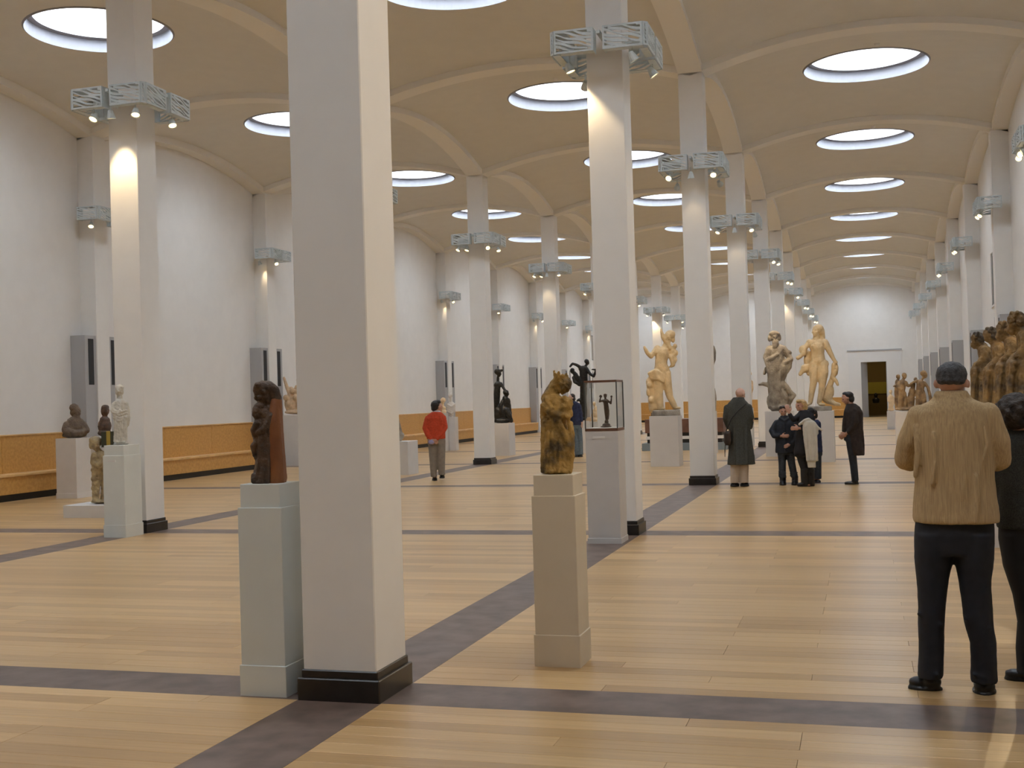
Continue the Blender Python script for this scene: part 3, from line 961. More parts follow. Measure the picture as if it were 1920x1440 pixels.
# ================================================================== CROWNED MADONNA ON THE BEIGE PEDESTAL
hP2 = zpix(0.97, 8.59, 888)
pedestal('tall beige pedestal in front, under the crowned ochre Madonna', 0.835, 1.105, 8.455, 8.725, hP2, M['pedbeige'], top=0.125, foot=0.19)
f = Fig(1048, 890, (0.97, 8.59, hP2))
th = thing('crowned_madonna_statue', f, 'ochre stone crowned Madonna leaning over the bundled child, on beige pedestal', 'statue')
g = f.sub()
g.tube((1047, 880, 19, 0), (1047, 845, 19, 0), (1047, 810, 19, 0), (1045, 775, 20, 0), (1041, 755, 17, 0), (1036, 745, 11, 0)).tube((1038, 745, 9, 0), (1045, 735, 8, 3), (1052, 724, 8, 3))
g.ell(1047, 884, 27, 8, 22)
g.ell(1030, 760, 13, 22, 17).ell(1030, 800, 10, 40, 15).ell(1028, 850, 9, 38, 14).ell(1066, 848, 11, 38, 14)
# veil from the head to the left shoulder
g.tube((1050, 714, 11, 0), (1043, 724, 11, 2), (1035, 736, 11, 3), (1026, 748, 10, 2))
g.head(1060, 724, 35, 48, 42, d=-4, roll=-14)
# crown
for i in range(10):
    t = 2 * math.pi * i / 10
    g.tube((1053 + 11 * math.cos(t), 712 + 2.5 * math.cos(t), 2.6, 10 * math.sin(t) - 2), (1053.5 + 12.5 * math.cos(t), 704 + 3 * math.cos(t) - (3 if i % 2 else 0), 2.5, 11.5 * math.sin(t) - 2))
# child wrapped in the cloak
g.ell(1063, 764, 13, 19, 13, d=-10, ang=-25).ell(1069, 777, 8, 10, 10, d=-10).head(1060, 751, 15, 20, 10, d=-15)
g.tube((1022, 762, 7, -12), (1035, 775, 7, -19), (1052, 781, 6, -22), (1068, 783, 5, -18))
# arm and diagonal cloak folds
for i in range(7):
    x = 1024 + i * 4
    g.tube((x, 748 + i * 6, 3.6, -14 - i), (x + 12, 768 + i * 7, 4.2, -21), (x + 22, 792 + i * 8, 3.8, -21), (1068 - i * 1.5, 816 + i * 8, 3.0, -17))
for i, x in enumerate((1026, 1034, 1041, 1049, 1057, 1064, 1071)):
    g.tube((x + 3, 812 + i * 2, 3.2, -16), (x + 1 + 2 * (i % 2), 850, 4.2, -20 + abs(i - 3) * 1.6), (x, 885, 4.8, -20 + abs(i - 3) * 1.8))
g.tube((1068, 790, 4, -16), (1071, 815, 4, -17), (1075, 840, 4, -14), (1073, 880, 4, -12)).tube((1073, 795, 3.4, -10), (1076, 825, 4, -10), (1076, 860, 4, -8))
g.tube((1019, 765, 5, -6), (1021, 800, 5, -8), (1021, 845, 5.5, -8), (1021, 884, 6, -8))
g.ell(1036, 885, 7, 5, 8, d=-18).ell(1058, 885, 7, 5, 8, d=-18)
g.finish('figure', M['ochrestone'], th, vox_m=0.0056, smooth=2, disp=0.012, dscale=0.035)

# ================================================================== GLASS CASE WITH THE BRONZE FIGURINE
M['pedcase'] = mat('pedestal_warm_grey', (0.55, 0.53, 0.515), 0.75, 0.02, 5)
hC = zpix(0.01, 14.35, 808)
pedestal('tall grey pedestal carrying the glass case before the second column', -0.175, 0.190, 14.33, 14.70, hC, M['pedcase'], foot=0.06, plate=True)
zc1 = zpix(0.01, 14.35, 713)
case = empty('glass_case', (0.0075, 14.515, hC))
tag(case, 'small glass display case with thin reddish wooden frame', 'display case')
gh = zc1 - hC
M['redwood'] = mat('reddish_frame_wood', (0.13, 0.055, 0.03), 0.45, 0.2, 20)
M['caseedge'] = mat('dark_case_edge', (0.06, 0.065, 0.065), 0.4)
gm = bpy.data.materials.new('case_glass'); gm.use_nodes = True
_nt = gm.node_tree; _nt.nodes.remove(_nt.nodes['Principled BSDF'])
_t = _nt.nodes.new('ShaderNodeBsdfTransparent'); _t.inputs[0].default_value = (0.985, 0.99, 0.985, 1)
_g = _nt.nodes.new('ShaderNodeBsdfGlossy'); _g.inputs['Roughness'].default_value = 0.03
_lw = _nt.nodes.new('ShaderNodeLayerWeight'); _lw.inputs[0].default_value = 0.5
_pw = _nt.nodes.new('ShaderNodeMath'); _pw.operation = 'POWER'; _pw.inputs[1].default_value = 4.0
_fr = _nt.nodes.new('ShaderNodeMath'); _fr.operation = 'MULTIPLY_ADD'; _fr.inputs[1].default_value = 0.32; _fr.inputs[2].default_value = 0.02
_nt.links.new(_lw.outputs['Facing'], _pw.inputs[0]); _nt.links.new(_pw.outputs[0], _fr.inputs[0])
_mx = _nt.nodes.new('ShaderNodeMixShader')
_nt.links.new(_fr.outputs[0], _mx.inputs[0]); _nt.links.new(_t.outputs[0], _mx.inputs[1]); _nt.links.new(_g.outputs[0], _mx.inputs[2])
_nt.links.new(_mx.outputs[0], _nt.nodes['Material Output'].inputs[0])
a_, b_ = 0.179, 0.181
MB().bbox(-a_ - 0.006, a_ + 0.006, -b_ - 0.006, b_ + 0.006, 0, 0.028, 0.003).build('base_frame', M['redwood'], case)
MB().box(-a_ + 0.012, a_ - 0.012, -b_ + 0.012, b_ - 0.012, 0.028, 0.034).build('base_board', M['white'], case)
tf = MB()
tf.box(-a_ - 0.004, a_ + 0.004, -b_ - 0.004, -b_ + 0.014, gh - 0.02, gh).box(-a_ - 0.004, a_ + 0.004, b_ - 0.014, b_ + 0.004, gh - 0.02, gh)
tf.box(-a_ - 0.004, -a_ + 0.014, -b_ + 0.014, b_ - 0.014, gh - 0.02, gh).box(a_ - 0.014, a_ + 0.004, -b_ + 0.014, b_ - 0.014, gh - 0.02, gh)
tf.build('top_frame', M['redwood'], case)
for sx in (-1, 1):
    for sy in (-1, 1):
        MB().box(sx * a_ - 0.006, sx * a_ + 0.006, sy * b_ - 0.006, sy * b_ + 0.006, 0.028, gh - 0.02).build('edge_strip', M['caseedge'], case)
for sy in (-1, 1):
    MB().box(-a_ + 0.006, a_ - 0.006, sy * b_ - 0.003, sy * b_ + 0.003, 0.028, gh - 0.02).build('pane', gm, case)
for sx in (-1, 1):
    MB().box(sx * a_ - 0.003, sx * a_ + 0.003, -b_ + 0.006, b_ - 0.006, 0.028, gh - 0.02).build('pane', gm, case)
MB().box(-a_ + 0.014, a_ - 0.014, -b_ + 0.014, b_ - 0.014, gh - 0.012, gh - 0.006).build('pane', gm, case)
f = Fig(1137, 804.5, (0.0215, 14.515, hC + 0.034))
th = thing('bronze_figurine', f, 'small brown bronze figurine raising both hands inside the glass case', 'figurine')
g = f.sub()
g.tube((1138, 789, 2.6, -1), (1138.5, 780, 4.2, -1), (1138, 771, 4.8, 0), (1137, 762, 4.6, 0), (1136, 756, 4.6, 0))
g.tube((1140, 789, 2.2, 1), (1140, 780, 3.4, 1), (1139, 772, 4.2, 0))
g.ell(1136, 755, 6.5, 4, 3.6).tube((1136, 752, 2, 0), (1135.5, 749, 2, 0))
g.head(1135.5, 746.3, 8.4, 0, 0).ell(1135.5, 743.5, 3.6, 2.2, 3.4)
g.tube((1131, 754, 2, 0), (1125, 756, 1.7, -1), (1126.5, 749.5, 1.4, -1)).tube((1141, 755, 2, 0), (1146, 760, 1.7, -1), (1147, 751, 1.4, -1))
for dx, dy in ((-2.6, -3), (-1.6, -5), (0, -5.6), (1.6, -5), (2.8, -3)):
    g.tube((1127, 749, .8, -1), (1127 + dx, 749 + dy, .7, -1))
for dx, dy in ((-1.6, -3.4), (-.6, -4.6), (.7, -4.6), (1.8, -3.4)):
    g.tube((1147, 750, .8, -1), (1147 + dx, 750 + dy, .7, -1))
g.finish('figure', M['bronzebrown'], th, vox_m=0.0036, smooth=1, disp=0.003, dscale=0.02)
g = f.sub()
g.ell(1137, 803, 11.5, 1.8, 9).ell(1137.5, 800, 8, 4, 6).ell(1138, 794, 4, 5, 4).tube((1138.5, 800, 3, 0), (1138.5, 790, 1.6, 0))
g.finish('mound_base', M['bronzebrown'], th, vox_m=0.0045, smooth=1)

# ================================================================== LEFT AISLE: saint, carved figure, busts
SX0, SX1 = at_y(196, 1000, 14.62).x, at_y(236, 1000, 14.62).x
hS = zpix((SX0 + SX1) / 2, 14.80, 834)
pedestal('grey pedestal under the small pale standing saint by the left colonnade', SX0, SX1, 14.62, 14.99, hS, M['pedgrey'], top=0.13, foot=0.16, plate=True)
f = Fig(221, 836, ((SX0 + SX1) / 2, 14.805, hS))
th = thing('saint_statue', f, 'small pale cream standing saint in a long robe, on grey pedestal', 'statue')
g = f.sub()
g.ell(220, 834, 15, 2.6, 11)
g.tube((219, 826, 12, 0), (219, 805, 12, 0), (218, 785, 12, 0), (217, 768, 11.5, 0), (217, 758, 10, 0))
g.ell(217, 758, 14, 6, 8).tube((217, 752, 4, 0), (216.5, 742, 4, 0))
g.tube((217, 755, 6, 0), (216.5, 743, 5, 0)).head(216, 734, 20, -12, 8).ell(216.5, 730, 8.2, 7.8, 8.6, d=1.5).ell(211, 737, 2.6, 5, 4).ell(222, 737, 2.6, 5, 4)
g.tube((207, 760, 4.6, -2), (204, 772, 4.2, -4), (212, 778, 3.4, -10), (217, 772, 2.8, -11)).tube((228, 760, 4.6, 0), (232, 775, 4.4, -2), (231, 790, 3.6, -4), (229, 798, 2.6, -5))
g.tube((230, 768, 4, 3), (233, 785, 3.6, 3), (231, 800, 3, 2))
for x in (209, 213, 217, 221, 225, 228):
    g.tube((x + 1, 785, 1.8, -10), (x, 805, 2.2, -11), (x - 0.5, 829, 2.6, -10))
for i in range(4):
    g.tube((206, 770 + i * 5, 2, -8), (216, 776 + i * 5, 2.2, -12), (228, 772 + i * 5, 2, -8))
g.ell(213, 830, 4, 2.6, 5, d=-10).ell(225, 830, 4, 2.6, 5, d=-10)
g.finish('figure', M['alabaster'], th, vox_m=0.0075, smooth=1, disp=0.012, dscale=0.03)

hLow = 0.19
lo = at(120, 972); 
LOWX, LOWY = -8.62, 17.42
pl = MB().bbox(-0.42, 0.55, -0.38, 0.45, 0, hLow, 0.004).build('low_platform', M['pedwhite'])
pl.location = (LOWX, LOWY, 0)
tag(pl, 'low white platform on the floor under the sandy carved figure', 'platform')
f = Fig(175, 949, (LOWX + 0.05, LOWY, hLow))
th = thing('lectern_figure', f, 'sandy carved stone figure carrying a dark lectern on its shoulder, on low platform', 'statue')
g = f.sub()
g.ell(174, 945, 25, 3.5, 18)
g.head(159, 837, 27, -5, 10).ell(158, 831, 12, 9, 11, d=2).ell(150, 840, 3.4, 7, 5)
g.tube((164, 850, 5, 0), (168, 858, 9, 0)).ell(170, 862, 15, 11, 12).tube((172, 870, 14, 0), (178, 876, 13, 0), (184, 872, 11, 0))
g.tube((156, 858, 6, -4), (155, 872, 6, -6), (165, 878, 5, -12), (178, 866, 4.5, -13)).tube((184, 856, 6, -2), (192, 866, 6, -4), (190, 878, 5, -8))
for i in range(7):
    g.ell(158 - (i % 2) * 1.5, 877 + i * 8.5, 7 - .2 * i, 6.2, 8, d=-2)
g.tube((161, 874, 8, 0), (160, 905, 7.5, 0), (159, 940, 6, 0))
for i in range(6):
    g.ell(189 + i * .5 + (i % 2) * 1.6, 880 + i * 9, 7 - .3 * i, 6.2, 8, d=-3)
g.tube((186, 876, 8, 0), (189, 905, 7, -2), (191, 938, 5.5, -2)).tube((171, 888, 2.2, 2), (170.5, 942, 2.2, 2))
g.tube((182, 880, 6, 6), (180, 910, 8, 8), (176, 942, 9, 8)).ell(186, 941, 9, 4, 6, d=-8).ell(160, 942, 8, 4, 7, d=-8)
g.finish('figure', M['sandstone'], th, vox_m=0.0105, smooth=2, disp=0.012, dscale=0.05)
def fbox(f_, x0, x1, y0, y1, d0, d1):
    p0 = f_.P(x0, y1, d0); p1 = f_.P(x1, y0, d1)
    return (p0[0], p1[0], p0[1], p1[1], p0[2], p1[2])
MB().box(*fbox(f, 169, 201, 815, 844, -9, 9)).build('lectern_box', M['lecterndark'], th)
MB().box(*fbox(f, 178, 184, 814, 846, -10, 10)).build('lectern_stripe', M['gilt'], th)
MB().box(*fbox(f, 193, 196, 814, 845, -10, 10)).build('lectern_stripe', M['gilt'], th)

hB = zpix(-11.5, 20.8, 821)
pedestal('grey pedestal under the brown bearded bust by the left wall', -11.87, -11.42, 20.57, 21.02, hB, M['pedtaupe'], foot=0.10)
f = Fig(137, 820, (-11.62, 20.80, hB))
th = thing('bearded_bust', f, 'brown terracotta bust of a bearded man wearing a cap, by the left wall bench', 'bust')
g = f.sub()
g.ell(137, 814, 23, 7, 12).ell(138, 800, 21, 15, 12).ell(138, 790, 16, 11, 10).tube((123, 795, 7, -3), (121, 805, 7, -6), (137, 811, 5.5, -12), (150, 810, 4.5, -11)).tube((152, 795, 7, 0), (158, 806, 6.5, -3), (146, 812, 5, -11))
g.tube((139, 785, 5.5, 0), (139, 778, 5.5, 0)).head(140, 771, 22, 45, 12).ell(142, 781, 5, 6, 5, d=-3).ell(136, 763, 9, 8, 9, d=1).ell(133, 772, 4.5, 7, 6, d=2)
g.finish('figure', M['busttan'], th, vox_m=0.013, smooth=2, disp=0.015, dscale=0.06)
DBX, DBY = at_y(195, 815, 21.75).x, 21.75
pedestal('grey pedestal behind the saint, under the dark half-hidden bust', DBX - 0.19, DBX + 0.19, DBY - 0.19, DBY + 0.19, hB, M['pedtaupe'])
f = Fig(197, 815, (DBX, DBY, hB))
th = thing('dark_bust', f, 'dark painted bust half hidden behind the pale standing saint', 'bust')
g = f.sub()
g.ell(198, 809, 13, 7, 9).ell(198, 796, 13, 14, 9).ell(198, 786, 10, 9, 8).tube((199, 780, 4, 0), (199, 774, 4, 0)).head(200, 767, 19, 20, 5).ell(196, 768, 5.5, 10, 7, d=2).ell(199, 761, 7.5, 5, 7)
g.finish('figure', M['bustdark'], th, vox_m=0.013, smooth=2, disp=0.012, dscale=0.06)

# relief group by the left wall, mostly behind the nearest column
RX = at_y(562, 778, 31.0).x
hR = zpix(RX, 31.0, 778)
pedestal('grey pedestal against the left wall under the pale terracotta relief', RX - 0.42, RX + 0.42, 30.7, 31.3, hR, M['pedtaupe'])
f = Fig(562, 778, (RX, 31.0, hR))
th = thing('terracotta_relief', f, 'pale terracotta group of entwined figures, half hidden behind the nearest column', 'sculpture')
g = f.sub()
g.ell(560, 772, 28, 5, 9).ell(545, 755, 12, 20, 8).ell(560, 745, 13, 26, 8).ell(574, 756, 12, 18, 8)
g.head(546, 730, 12, 30, 10).head(560, 712, 13, -10, 5).head(574, 733, 12, -40, 10).tube((533, 708, 2.5, 0), (538, 725, 3.5, 0), (545, 742, 4, -2))
for i in range(9):
    g.ell(536 + i * 6, 745 + 14 * math.sin(i * 2.1), 5, 6, 5, d=-6)
g.finish('figure', M['terracotta'], th, vox_m=0.016, smooth=1, disp=0.02, dscale=0.07)

# seated statue mostly hidden behind the nearest column
hH = zpix(-7.25, 26.6, 827)
pedestal('pale pedestal emerging from behind the nearest column, under a seated figure', -7.75, -7.02, 26.32, 26.95, hH, M['pedwhite'])
f = Fig(742, 827, (-7.42, 26.62, hH))
th = thing('seated_statue', f, 'pale seated figure peeping out from behind the nearest column', 'statue')
g = f.sub()
g.ell(735, 818, 18, 9, 12).tube((735, 812, 12, 0), (733, 790, 11, 0), (732, 775, 9, 0)).tube((733, 765, 4, 0), (734, 760, 4, 0)).head(736, 752, 19, 40, 10)
g.tube((741, 778, 5, -3), (746, 796, 4.5, -5), (750, 808, 3.5, -6)).tube((740, 808, 7, -4), (752, 816, 6, -6), (749, 824, 4.5, -6))
g.finish('figure', M['marblegrey'], th, vox_m=0.015, smooth=2, disp=0.012, dscale=0.06)

# ================================================================== NAVE AND RIGHT AISLE: large statues
def prow(x, y, z):
    v = Vector((x, y, z)) - CAM
    return 720 - FPX * v.dot(upv2) / v.dot(dirv)
def ped_px(label, xl, xr, yb, yt, depth, m, **kw):
    """pedestal whose front face the photograph shows between columns xl and xr, from row yb up to row yt"""
    a, b = at(xl, yb), at(xr, yb)
    y0 = (a.y + b.y) / 2
    h = zpix((a.x + b.x) / 2, y0, yt)
    pedestal(label, a.x, b.x, y0, y0 + depth, h, m, **kw)
    return ((a.x + b.x) / 2, y0 + depth / 2, h)

c = ped_px('pale pedestal under the twisting marble statue beyond the glass case', 1221, 1273, 875, 780, 0.62, M['pedtaupe'])
f = Fig(1248, 780, c)
th = thing('twisting_marble_statue', f, 'warm-lit marble figure twisting with one arm raised, children clinging at its side', 'statue')
g = f.sub()
g.loft((1249, 780, 27, 22), (1249, 769, 26, 21))
g.finish('plinth', M['marblegrey'], th, vox_m=0.02, smooth=0)
g = f.sub()
g.tube((1239, 766, 6, -3), (1236, 742, 7.5, -3), (1235, 716, 9.5, -2), (1240, 697, 11, 0)).tube((1266, 765, 5, 0), (1256, 745, 6.5, 1), (1252, 725, 8.5, 1), (1247, 700, 11, 1))
g.ell(1270, 766, 7, 3, 4, d=-2).ell(1242, 767, 6, 3, 5, d=-5)
g.ell(1241, 693, 15, 13, 12).tube((1240, 690, 12, 0), (1240, 675, 11.5, 0), (1243, 662, 13, 0)).ell(1240, 661, 15, 11, 10).ell(1233, 654, 7, 7, 7)
g.tube((1230, 656, 5.2, -2), (1221, 668, 4.6, -6), (1214, 661, 4, -8), (1210, 653, 3.2, -9)).ell(1209, 651, 2.6, 3.4, 2.2, d=-9)
g.tube((1255, 653, 6, 0), (1249, 641, 4.8, -3), (1243, 631, 4, -4), (1240.5, 622, 2.6, -4), (1240, 617, 1.3, -4))
g.tube((1248, 650, 5, 0), (1252, 642, 4.5, 0)).tube((1246, 655, 7, 0), (1253, 640, 5.5, 0)).head(1254, 632, 22, -30, 20).ell(1257, 628, 10, 9, 10, d=2).ell(1262, 637, 4, 7, 5, d=3)
# clinging children at the right
g.ell(1261, 660, 7, 10, 7, d=2).head(1266, 650, 10, 40, 0).tube((1263, 664, 4.5, 0), (1266, 676, 4, 0), (1264, 682, 2.8, -1)).tube((1258, 670, 4.5, -3), (1262, 685, 3.8, -3), (1258, 688, 2.6, -3)).ell(1267, 663, 5, 6, 5)
# drapery and stump at the left
for i in range(6):
    g.tube((1218 + i, 700 + i * 2, 3.6, -6), (1229 + i, 695 + i * 3, 4, -11), (1243, 703 + i * 2.5, 3.4, -8))
g.ell(1221, 712, 7, 9, 7).ell(1219, 722, 7, 7, 7, d=-2).tube((1220, 715, 9, 3), (1224, 742, 9, 4), (1226, 766, 9.5, 4)).ell(1216, 735, 4, 8, 5).ell(1221, 750, 5, 7, 6, d=-4)
g.finish('figure', M['marble'], th, vox_m=0.0135, smooth=2, disp=0.012, dscale=0.09)

c = ped_px('pale pedestal behind the boy, under the bearded marble statue', 1437, 1489, 856, 771, 0.70, M['pedtaupe'])
f = Fig(1461, 771, c)
th = thing('bearded_statue', f, 'weathered marble statue of a bearded man in swirling drapery, head lit yellow', 'statue')
g = f.sub()
g.ell(1461, 764, 23, 6, 18)
g.tube((1456, 762, 14, 2), (1454, 740, 14, 2), (1452, 715, 14, 1), (1454, 692, 16, 0), (1455, 672, 14, 0), (1456, 660, 13, 0)).ell(1456, 655, 17, 10, 10).ell(1457, 690, 21, 17, 14).ell(1455, 674, 17, 10, 12)
g.ell(1445, 752, 8, 14, 11).ell(1447, 730, 8, 16, 11).ell(1467, 745, 12, 14, 11, d=2).ell(1463, 725, 10, 14, 10)
g.tube((1455, 650, 7, 0), (1453, 640, 6, 0)).head(1452, 632, 22, 12, 8).ell(1454, 644, 6.5, 8, 5.5, d=-6).ell(1453, 650, 5, 5, 4.5, d=-8).ell(1451, 626, 10, 6.5, 9.5).ell(1443, 634, 4, 7, 6).ell(1461, 633, 3.4, 7, 6)
for i in range(6):
    g.ell(1445 + i * 3, 625 + (i % 2) * 2, 2.6, 2.6, 2.6, d=-6)
g.tube((1443, 655, 7.5, -2), (1437, 670, 6.5, -4), (1437, 676, 4.6, -8), (1447, 672, 4.2, -12), (1457, 666, 3.6, -13)).tube((1468, 654, 6, 0), (1475, 664, 6, 0), (1481, 674, 5, -2), (1470, 681, 4, -7))
g.ell(1477, 663, 7, 6, 5).ell(1482, 676, 4, 5, 5).tube((1480, 678, 5, 0), (1478, 690, 5, 0), (1472, 700, 4.5, 0), (1467, 712, 4, -1))
for i in range(6):
    g.tube((1436 + i * 5, 676 + i, 2.6, -10), (1441 + i * 4, 700 + i * 2, 3, -12), (1446 + i * 3, 735, 3, -12), (1442 + i * 6, 762, 3, -11))
g.tube((1433, 700, 3, 0), (1437, 690, 3.5, 0)).tube((1441, 722, 4.5, 0), (1431, 719, 3.8, -2), (1424, 720, 2.8, -3)).tube((1466, 718, 5, 0), (1474, 726, 4.6, -3), (1480, 736, 5, -4), (1487, 742, 4.5, -4), (1480, 750, 6, -2), (1476, 758, 6, 0))
g.tube((1463, 735, 7, -6), (1472, 748, 6, -8), (1468, 762, 6, -8))
g.finish('figure', M['marblegrey'], th, vox_m=0.0145, smooth=2, disp=0.022, dscale=0.10)

c = ped_px('broad pale pedestal behind the blonde woman, under the nude marble statue', 1510, 1566, 867, 771, 0.72, M['pedtaupe'])
f = Fig(1546, 771, c)
th = thing('nude_marble_statue', f, 'nude marble woman standing with dolphin and drapery, warmly lit, on broad pedestal', 'statue')
g = f.sub()
g.loft((1547, 771, 23, 17), (1547, 762, 22, 16))
g.finish('plinth', M['marblegrey'], th, vox_m=0.02, smooth=1)
g = f.sub()
g.tube((1530, 755, 4.2, -2), (1533, 735, 5.6, -2), (1536, 718, 6.6, -2), (1538, 698, 10.5, -1), (1541, 682, 11.5, 0)).ell(1525, 759, 6.5, 3, 4, d=-5, ang=20)
g.tube((1546, 755, 4.2, -3), (1550, 738, 5.6, -4), (1552, 722, 6.6, -4), (1553, 700, 10.5, -3), (1551, 684, 12, 0)).ell(1551, 759, 7, 3, 4, d=-7)
g.ell(1547, 684, 18, 12, 11).tube((1545, 678, 13.5, 0), (1544, 665, 12, 0), (1543, 652, 13.5, 0)).ell(1542, 646, 17, 11, 9.5).ell(1536, 650, 5, 4.5, 5, d=-7).ell(1549, 651, 5, 4.5, 5, d=-7)
g.ell(1529, 641, 6, 5.5, 6).ell(1557, 642, 6, 5.5, 6)
g.tube((1541, 640, 7, 0), (1541.5, 630, 6, 0)).head(1542, 621.5, 23, -38, -10).ell(1545, 617, 10.5, 9, 10, d=2).ell(1551, 622, 6, 8, 7, d=3).tube((1552, 622, 5, 3), (1553, 632, 5, 4), (1552, 642, 5, 4))
g.tube((1558, 644, 6.2, 0), (1566, 662, 5, -1), (1572, 674, 3.8, -3), (1576, 680, 3, -4)).ell(1577, 681, 3.4, 3.2, 3, d=-4)
g.tube((1527, 644, 5, 0), (1520, 653, 5, -2), (1518, 664, 4.4, -4)).head(1515, 653, 12, -50, 20).tube((1521, 660, 4.5, 0), (1513, 667, 4, -2), (1508, 671, 3.4, -3)).ell(1507, 670, 3.6, 3.4, 3.4, d=-3)
g.tube((1525, 662, 6, 5), (1526, 680, 6, 6), (1528, 700, 5, 6)).tube((1525, 686, 5, 2), (1518, 692, 5, 0), (1512, 701, 3.8, -1)).ell(1519, 688, 6, 5, 5)
g.tube((1574, 686, 5.5, 0), (1573, 700, 5, 2), (1570, 712, 5, 3), (1564, 728, 6, 4), (1559, 748, 8, 5)).ell(1578, 692, 3.6, 9, 5).tube((1570, 708, 4, 0), (1577, 716, 3.4, -1), (1580, 723, 2.6, -1))
g.ell(1562, 748, 9, 8, 9, d=5).tube((1566, 735, 6, 3), (1563, 752, 7, 3), (1575, 758, 4, 1), (1583, 760, 3, 0)).ell(1517, 655, 8, 9, 8, d=2).ell(1520, 692, 8, 7, 7, d=2).ell(1524, 675, 6, 12, 6, d=4).ell(1575, 697, 6, 11, 6, d=2).ell(1566, 735, 8, 14, 8, d=5)
g.finish('figure', M['marble'], th, vox_m=0.0125, smooth=2, disp=0.008, dscale=0.09)

# statue almost hidden behind the third column, thin statue beyond, flying bronze, small marbles
c = ped_px('narrow pale pedestal peeping out behind the third column of the right colonnade', 1322, 1343, 850, 771, 0.4, M['pedtaupe'])
f = Fig(1332, 771, c)
th = thing('hidden_marble_statue', f, 'pale statue almost wholly hidden behind the third column of the right colonnade', 'statue')
g = f.sub()
g.ell(1332, 769, 12, 4, 10).tube((1331, 766, 7, 0), (1330, 735, 8, 0), (1329, 705, 9, 0), (1329, 685, 8, 0)).head(1329, 668, 17, 10, 0).tube((1334, 686, 4.5, 0), (1339, 674, 4, -2), (1340, 660, 3.2, -3), (1337, 651, 3.5, -3)).tube((1338, 730, 3.5, 0), (1341, 745, 3, -1), (1340, 765, 3.4, 0)).tube((1329, 680, 4, 0), (1329, 672, 4, 0)).tube((1324, 690, 4, -2), (1320, 705, 4, -4), (1325, 716, 3, -6))
g.finish('figure', M['marblegrey'], th, vox_m=0.016, smooth=2, disp=0.015, dscale=0.09)
c = ped_px('slim pale pedestal between the grey-coated man and the fifth column', 1401, 1413, 836, 765, 0.35, M['pedwhite'])
f = Fig(1407, 765, c)
th = thing('slim_white_statue', f, 'slim white statue with lamplight in its colour, above the shoulder of the grey-coated man', 'statue')
g = f.sub()
g.ell(1407, 763, 6, 2.5, 5).tube((1407, 760, 4.8, 0), (1407, 745, 4.8, 0), (1407, 728, 5, 0), (1407, 715, 4.4, 0)).tube((1407, 712, 2, 0), (1407, 705, 2, 0)).head(1407, 701, 11, 0, 0).tube((1403, 716, 2.4, 0), (1402, 728, 2.2, -2), (1407, 734, 1.8, -4)).tube((1411, 716, 2.4, 0), (1412, 730, 2.2, -2), (1410, 738, 1.8, -3))
for i in range(4):
    g.tube((1404 + i * 2, 735, 1.4, -4), (1403.5 + i * 2.3, 760, 1.8, -4))
g.finish('figure', M['lamptintmarble'], th, vox_m=0.016, smooth=1)

c = ped_px('grey pedestal behind the glass case, under the dark flying bronze', 1074, 1099, 850, 790, 0.5, M['pedtaupe'])
f = Fig(1089, 790, c)
th = thing('flying_bronze', f, 'dark bronze of a striding man lifting a second figure, above the glass case', 'statue')
g = f.sub()
g.ell(1090, 786, 11, 3.6, 9)
g.tube((1093, 785, 3.6, 0), (1094, 775, 3.6, 0), (1092, 760, 4.4, 0), (1093, 744, 5, 0), (1094, 728, 6, 0), (1096, 716, 7, 0)).tube((1099, 783, 3, 2), (1099, 772, 3.4, 2), (1096, 750, 4.4, 2), (1096, 728, 6, 1)).tube((1093, 752, 3.4, 0), (1086, 750, 2.8, -2), (1083, 752, 2, -3))
g.tube((1096, 716, 7, 0), (1095, 704, 7.5, 0), (1094, 694, 7, 0)).ell(1094, 692, 9, 6, 6).tube((1098, 688, 2.6, 0), (1101, 684, 2.6, 0)).head(1101.5, 680, 11, 60, -8).ell(1100.5, 678, 4.8, 4.6, 4.8, d=1)
g.tube((1089, 689, 3.2, 0), (1081, 684, 2.8, -2), (1074, 682, 2.4, -3), (1070, 687, 2.2, -4)).tube((1101, 692, 3.2, 0), (1107, 702, 2.8, -2), (1114, 707, 2.6, -3), (1118, 697, 2.2, -3)).ell(1115, 694, 6, 1.6, 4, d=-2)
g.head(1074, 695, 11, -60, 20, d=-3).tube((1078, 700, 4, -2), (1083, 709, 5, -3), (1089, 718, 5, -3), (1095, 725, 4.6, -2)).tube((1076, 708, 3, -3), (1078, 716, 3, -4), (1087, 722, 3, -5)).ell(1080, 704, 5, 6, 5, d=-2)
g.finish('figure', M['bronze'], th, vox_m=0.016, smooth=2, disp=0.012, dscale=0.08)
c = ped_px('far pale pedestal seen through the glass case', 1106, 1126, 832, 791, 0.4, M['pedwhite'])
f = Fig(1116, 791, c)
th = thing('small_white_marble', f, 'small bright white marble group seen through the glass case', 'sculpture')
g = f.sub()
g.ell(1116, 787, 9, 5, 7).ell(1117, 778, 6, 8, 6).ell(1116, 768, 4, 7, 4).head(1113, 757, 9, 10, 0).head(1119, 764, 7, -20, 0).tube((1112, 770, 2.4, 0), (1109, 779, 2.2, -1), (1112, 786, 2.4, -1)).tube((1119, 772, 2.4, 0), (1123, 780, 2.4, -1), (1120, 787, 2.6, -1))
g.finish('figure', M['lamptintmarble'], th, vox_m=0.02, smooth=1)

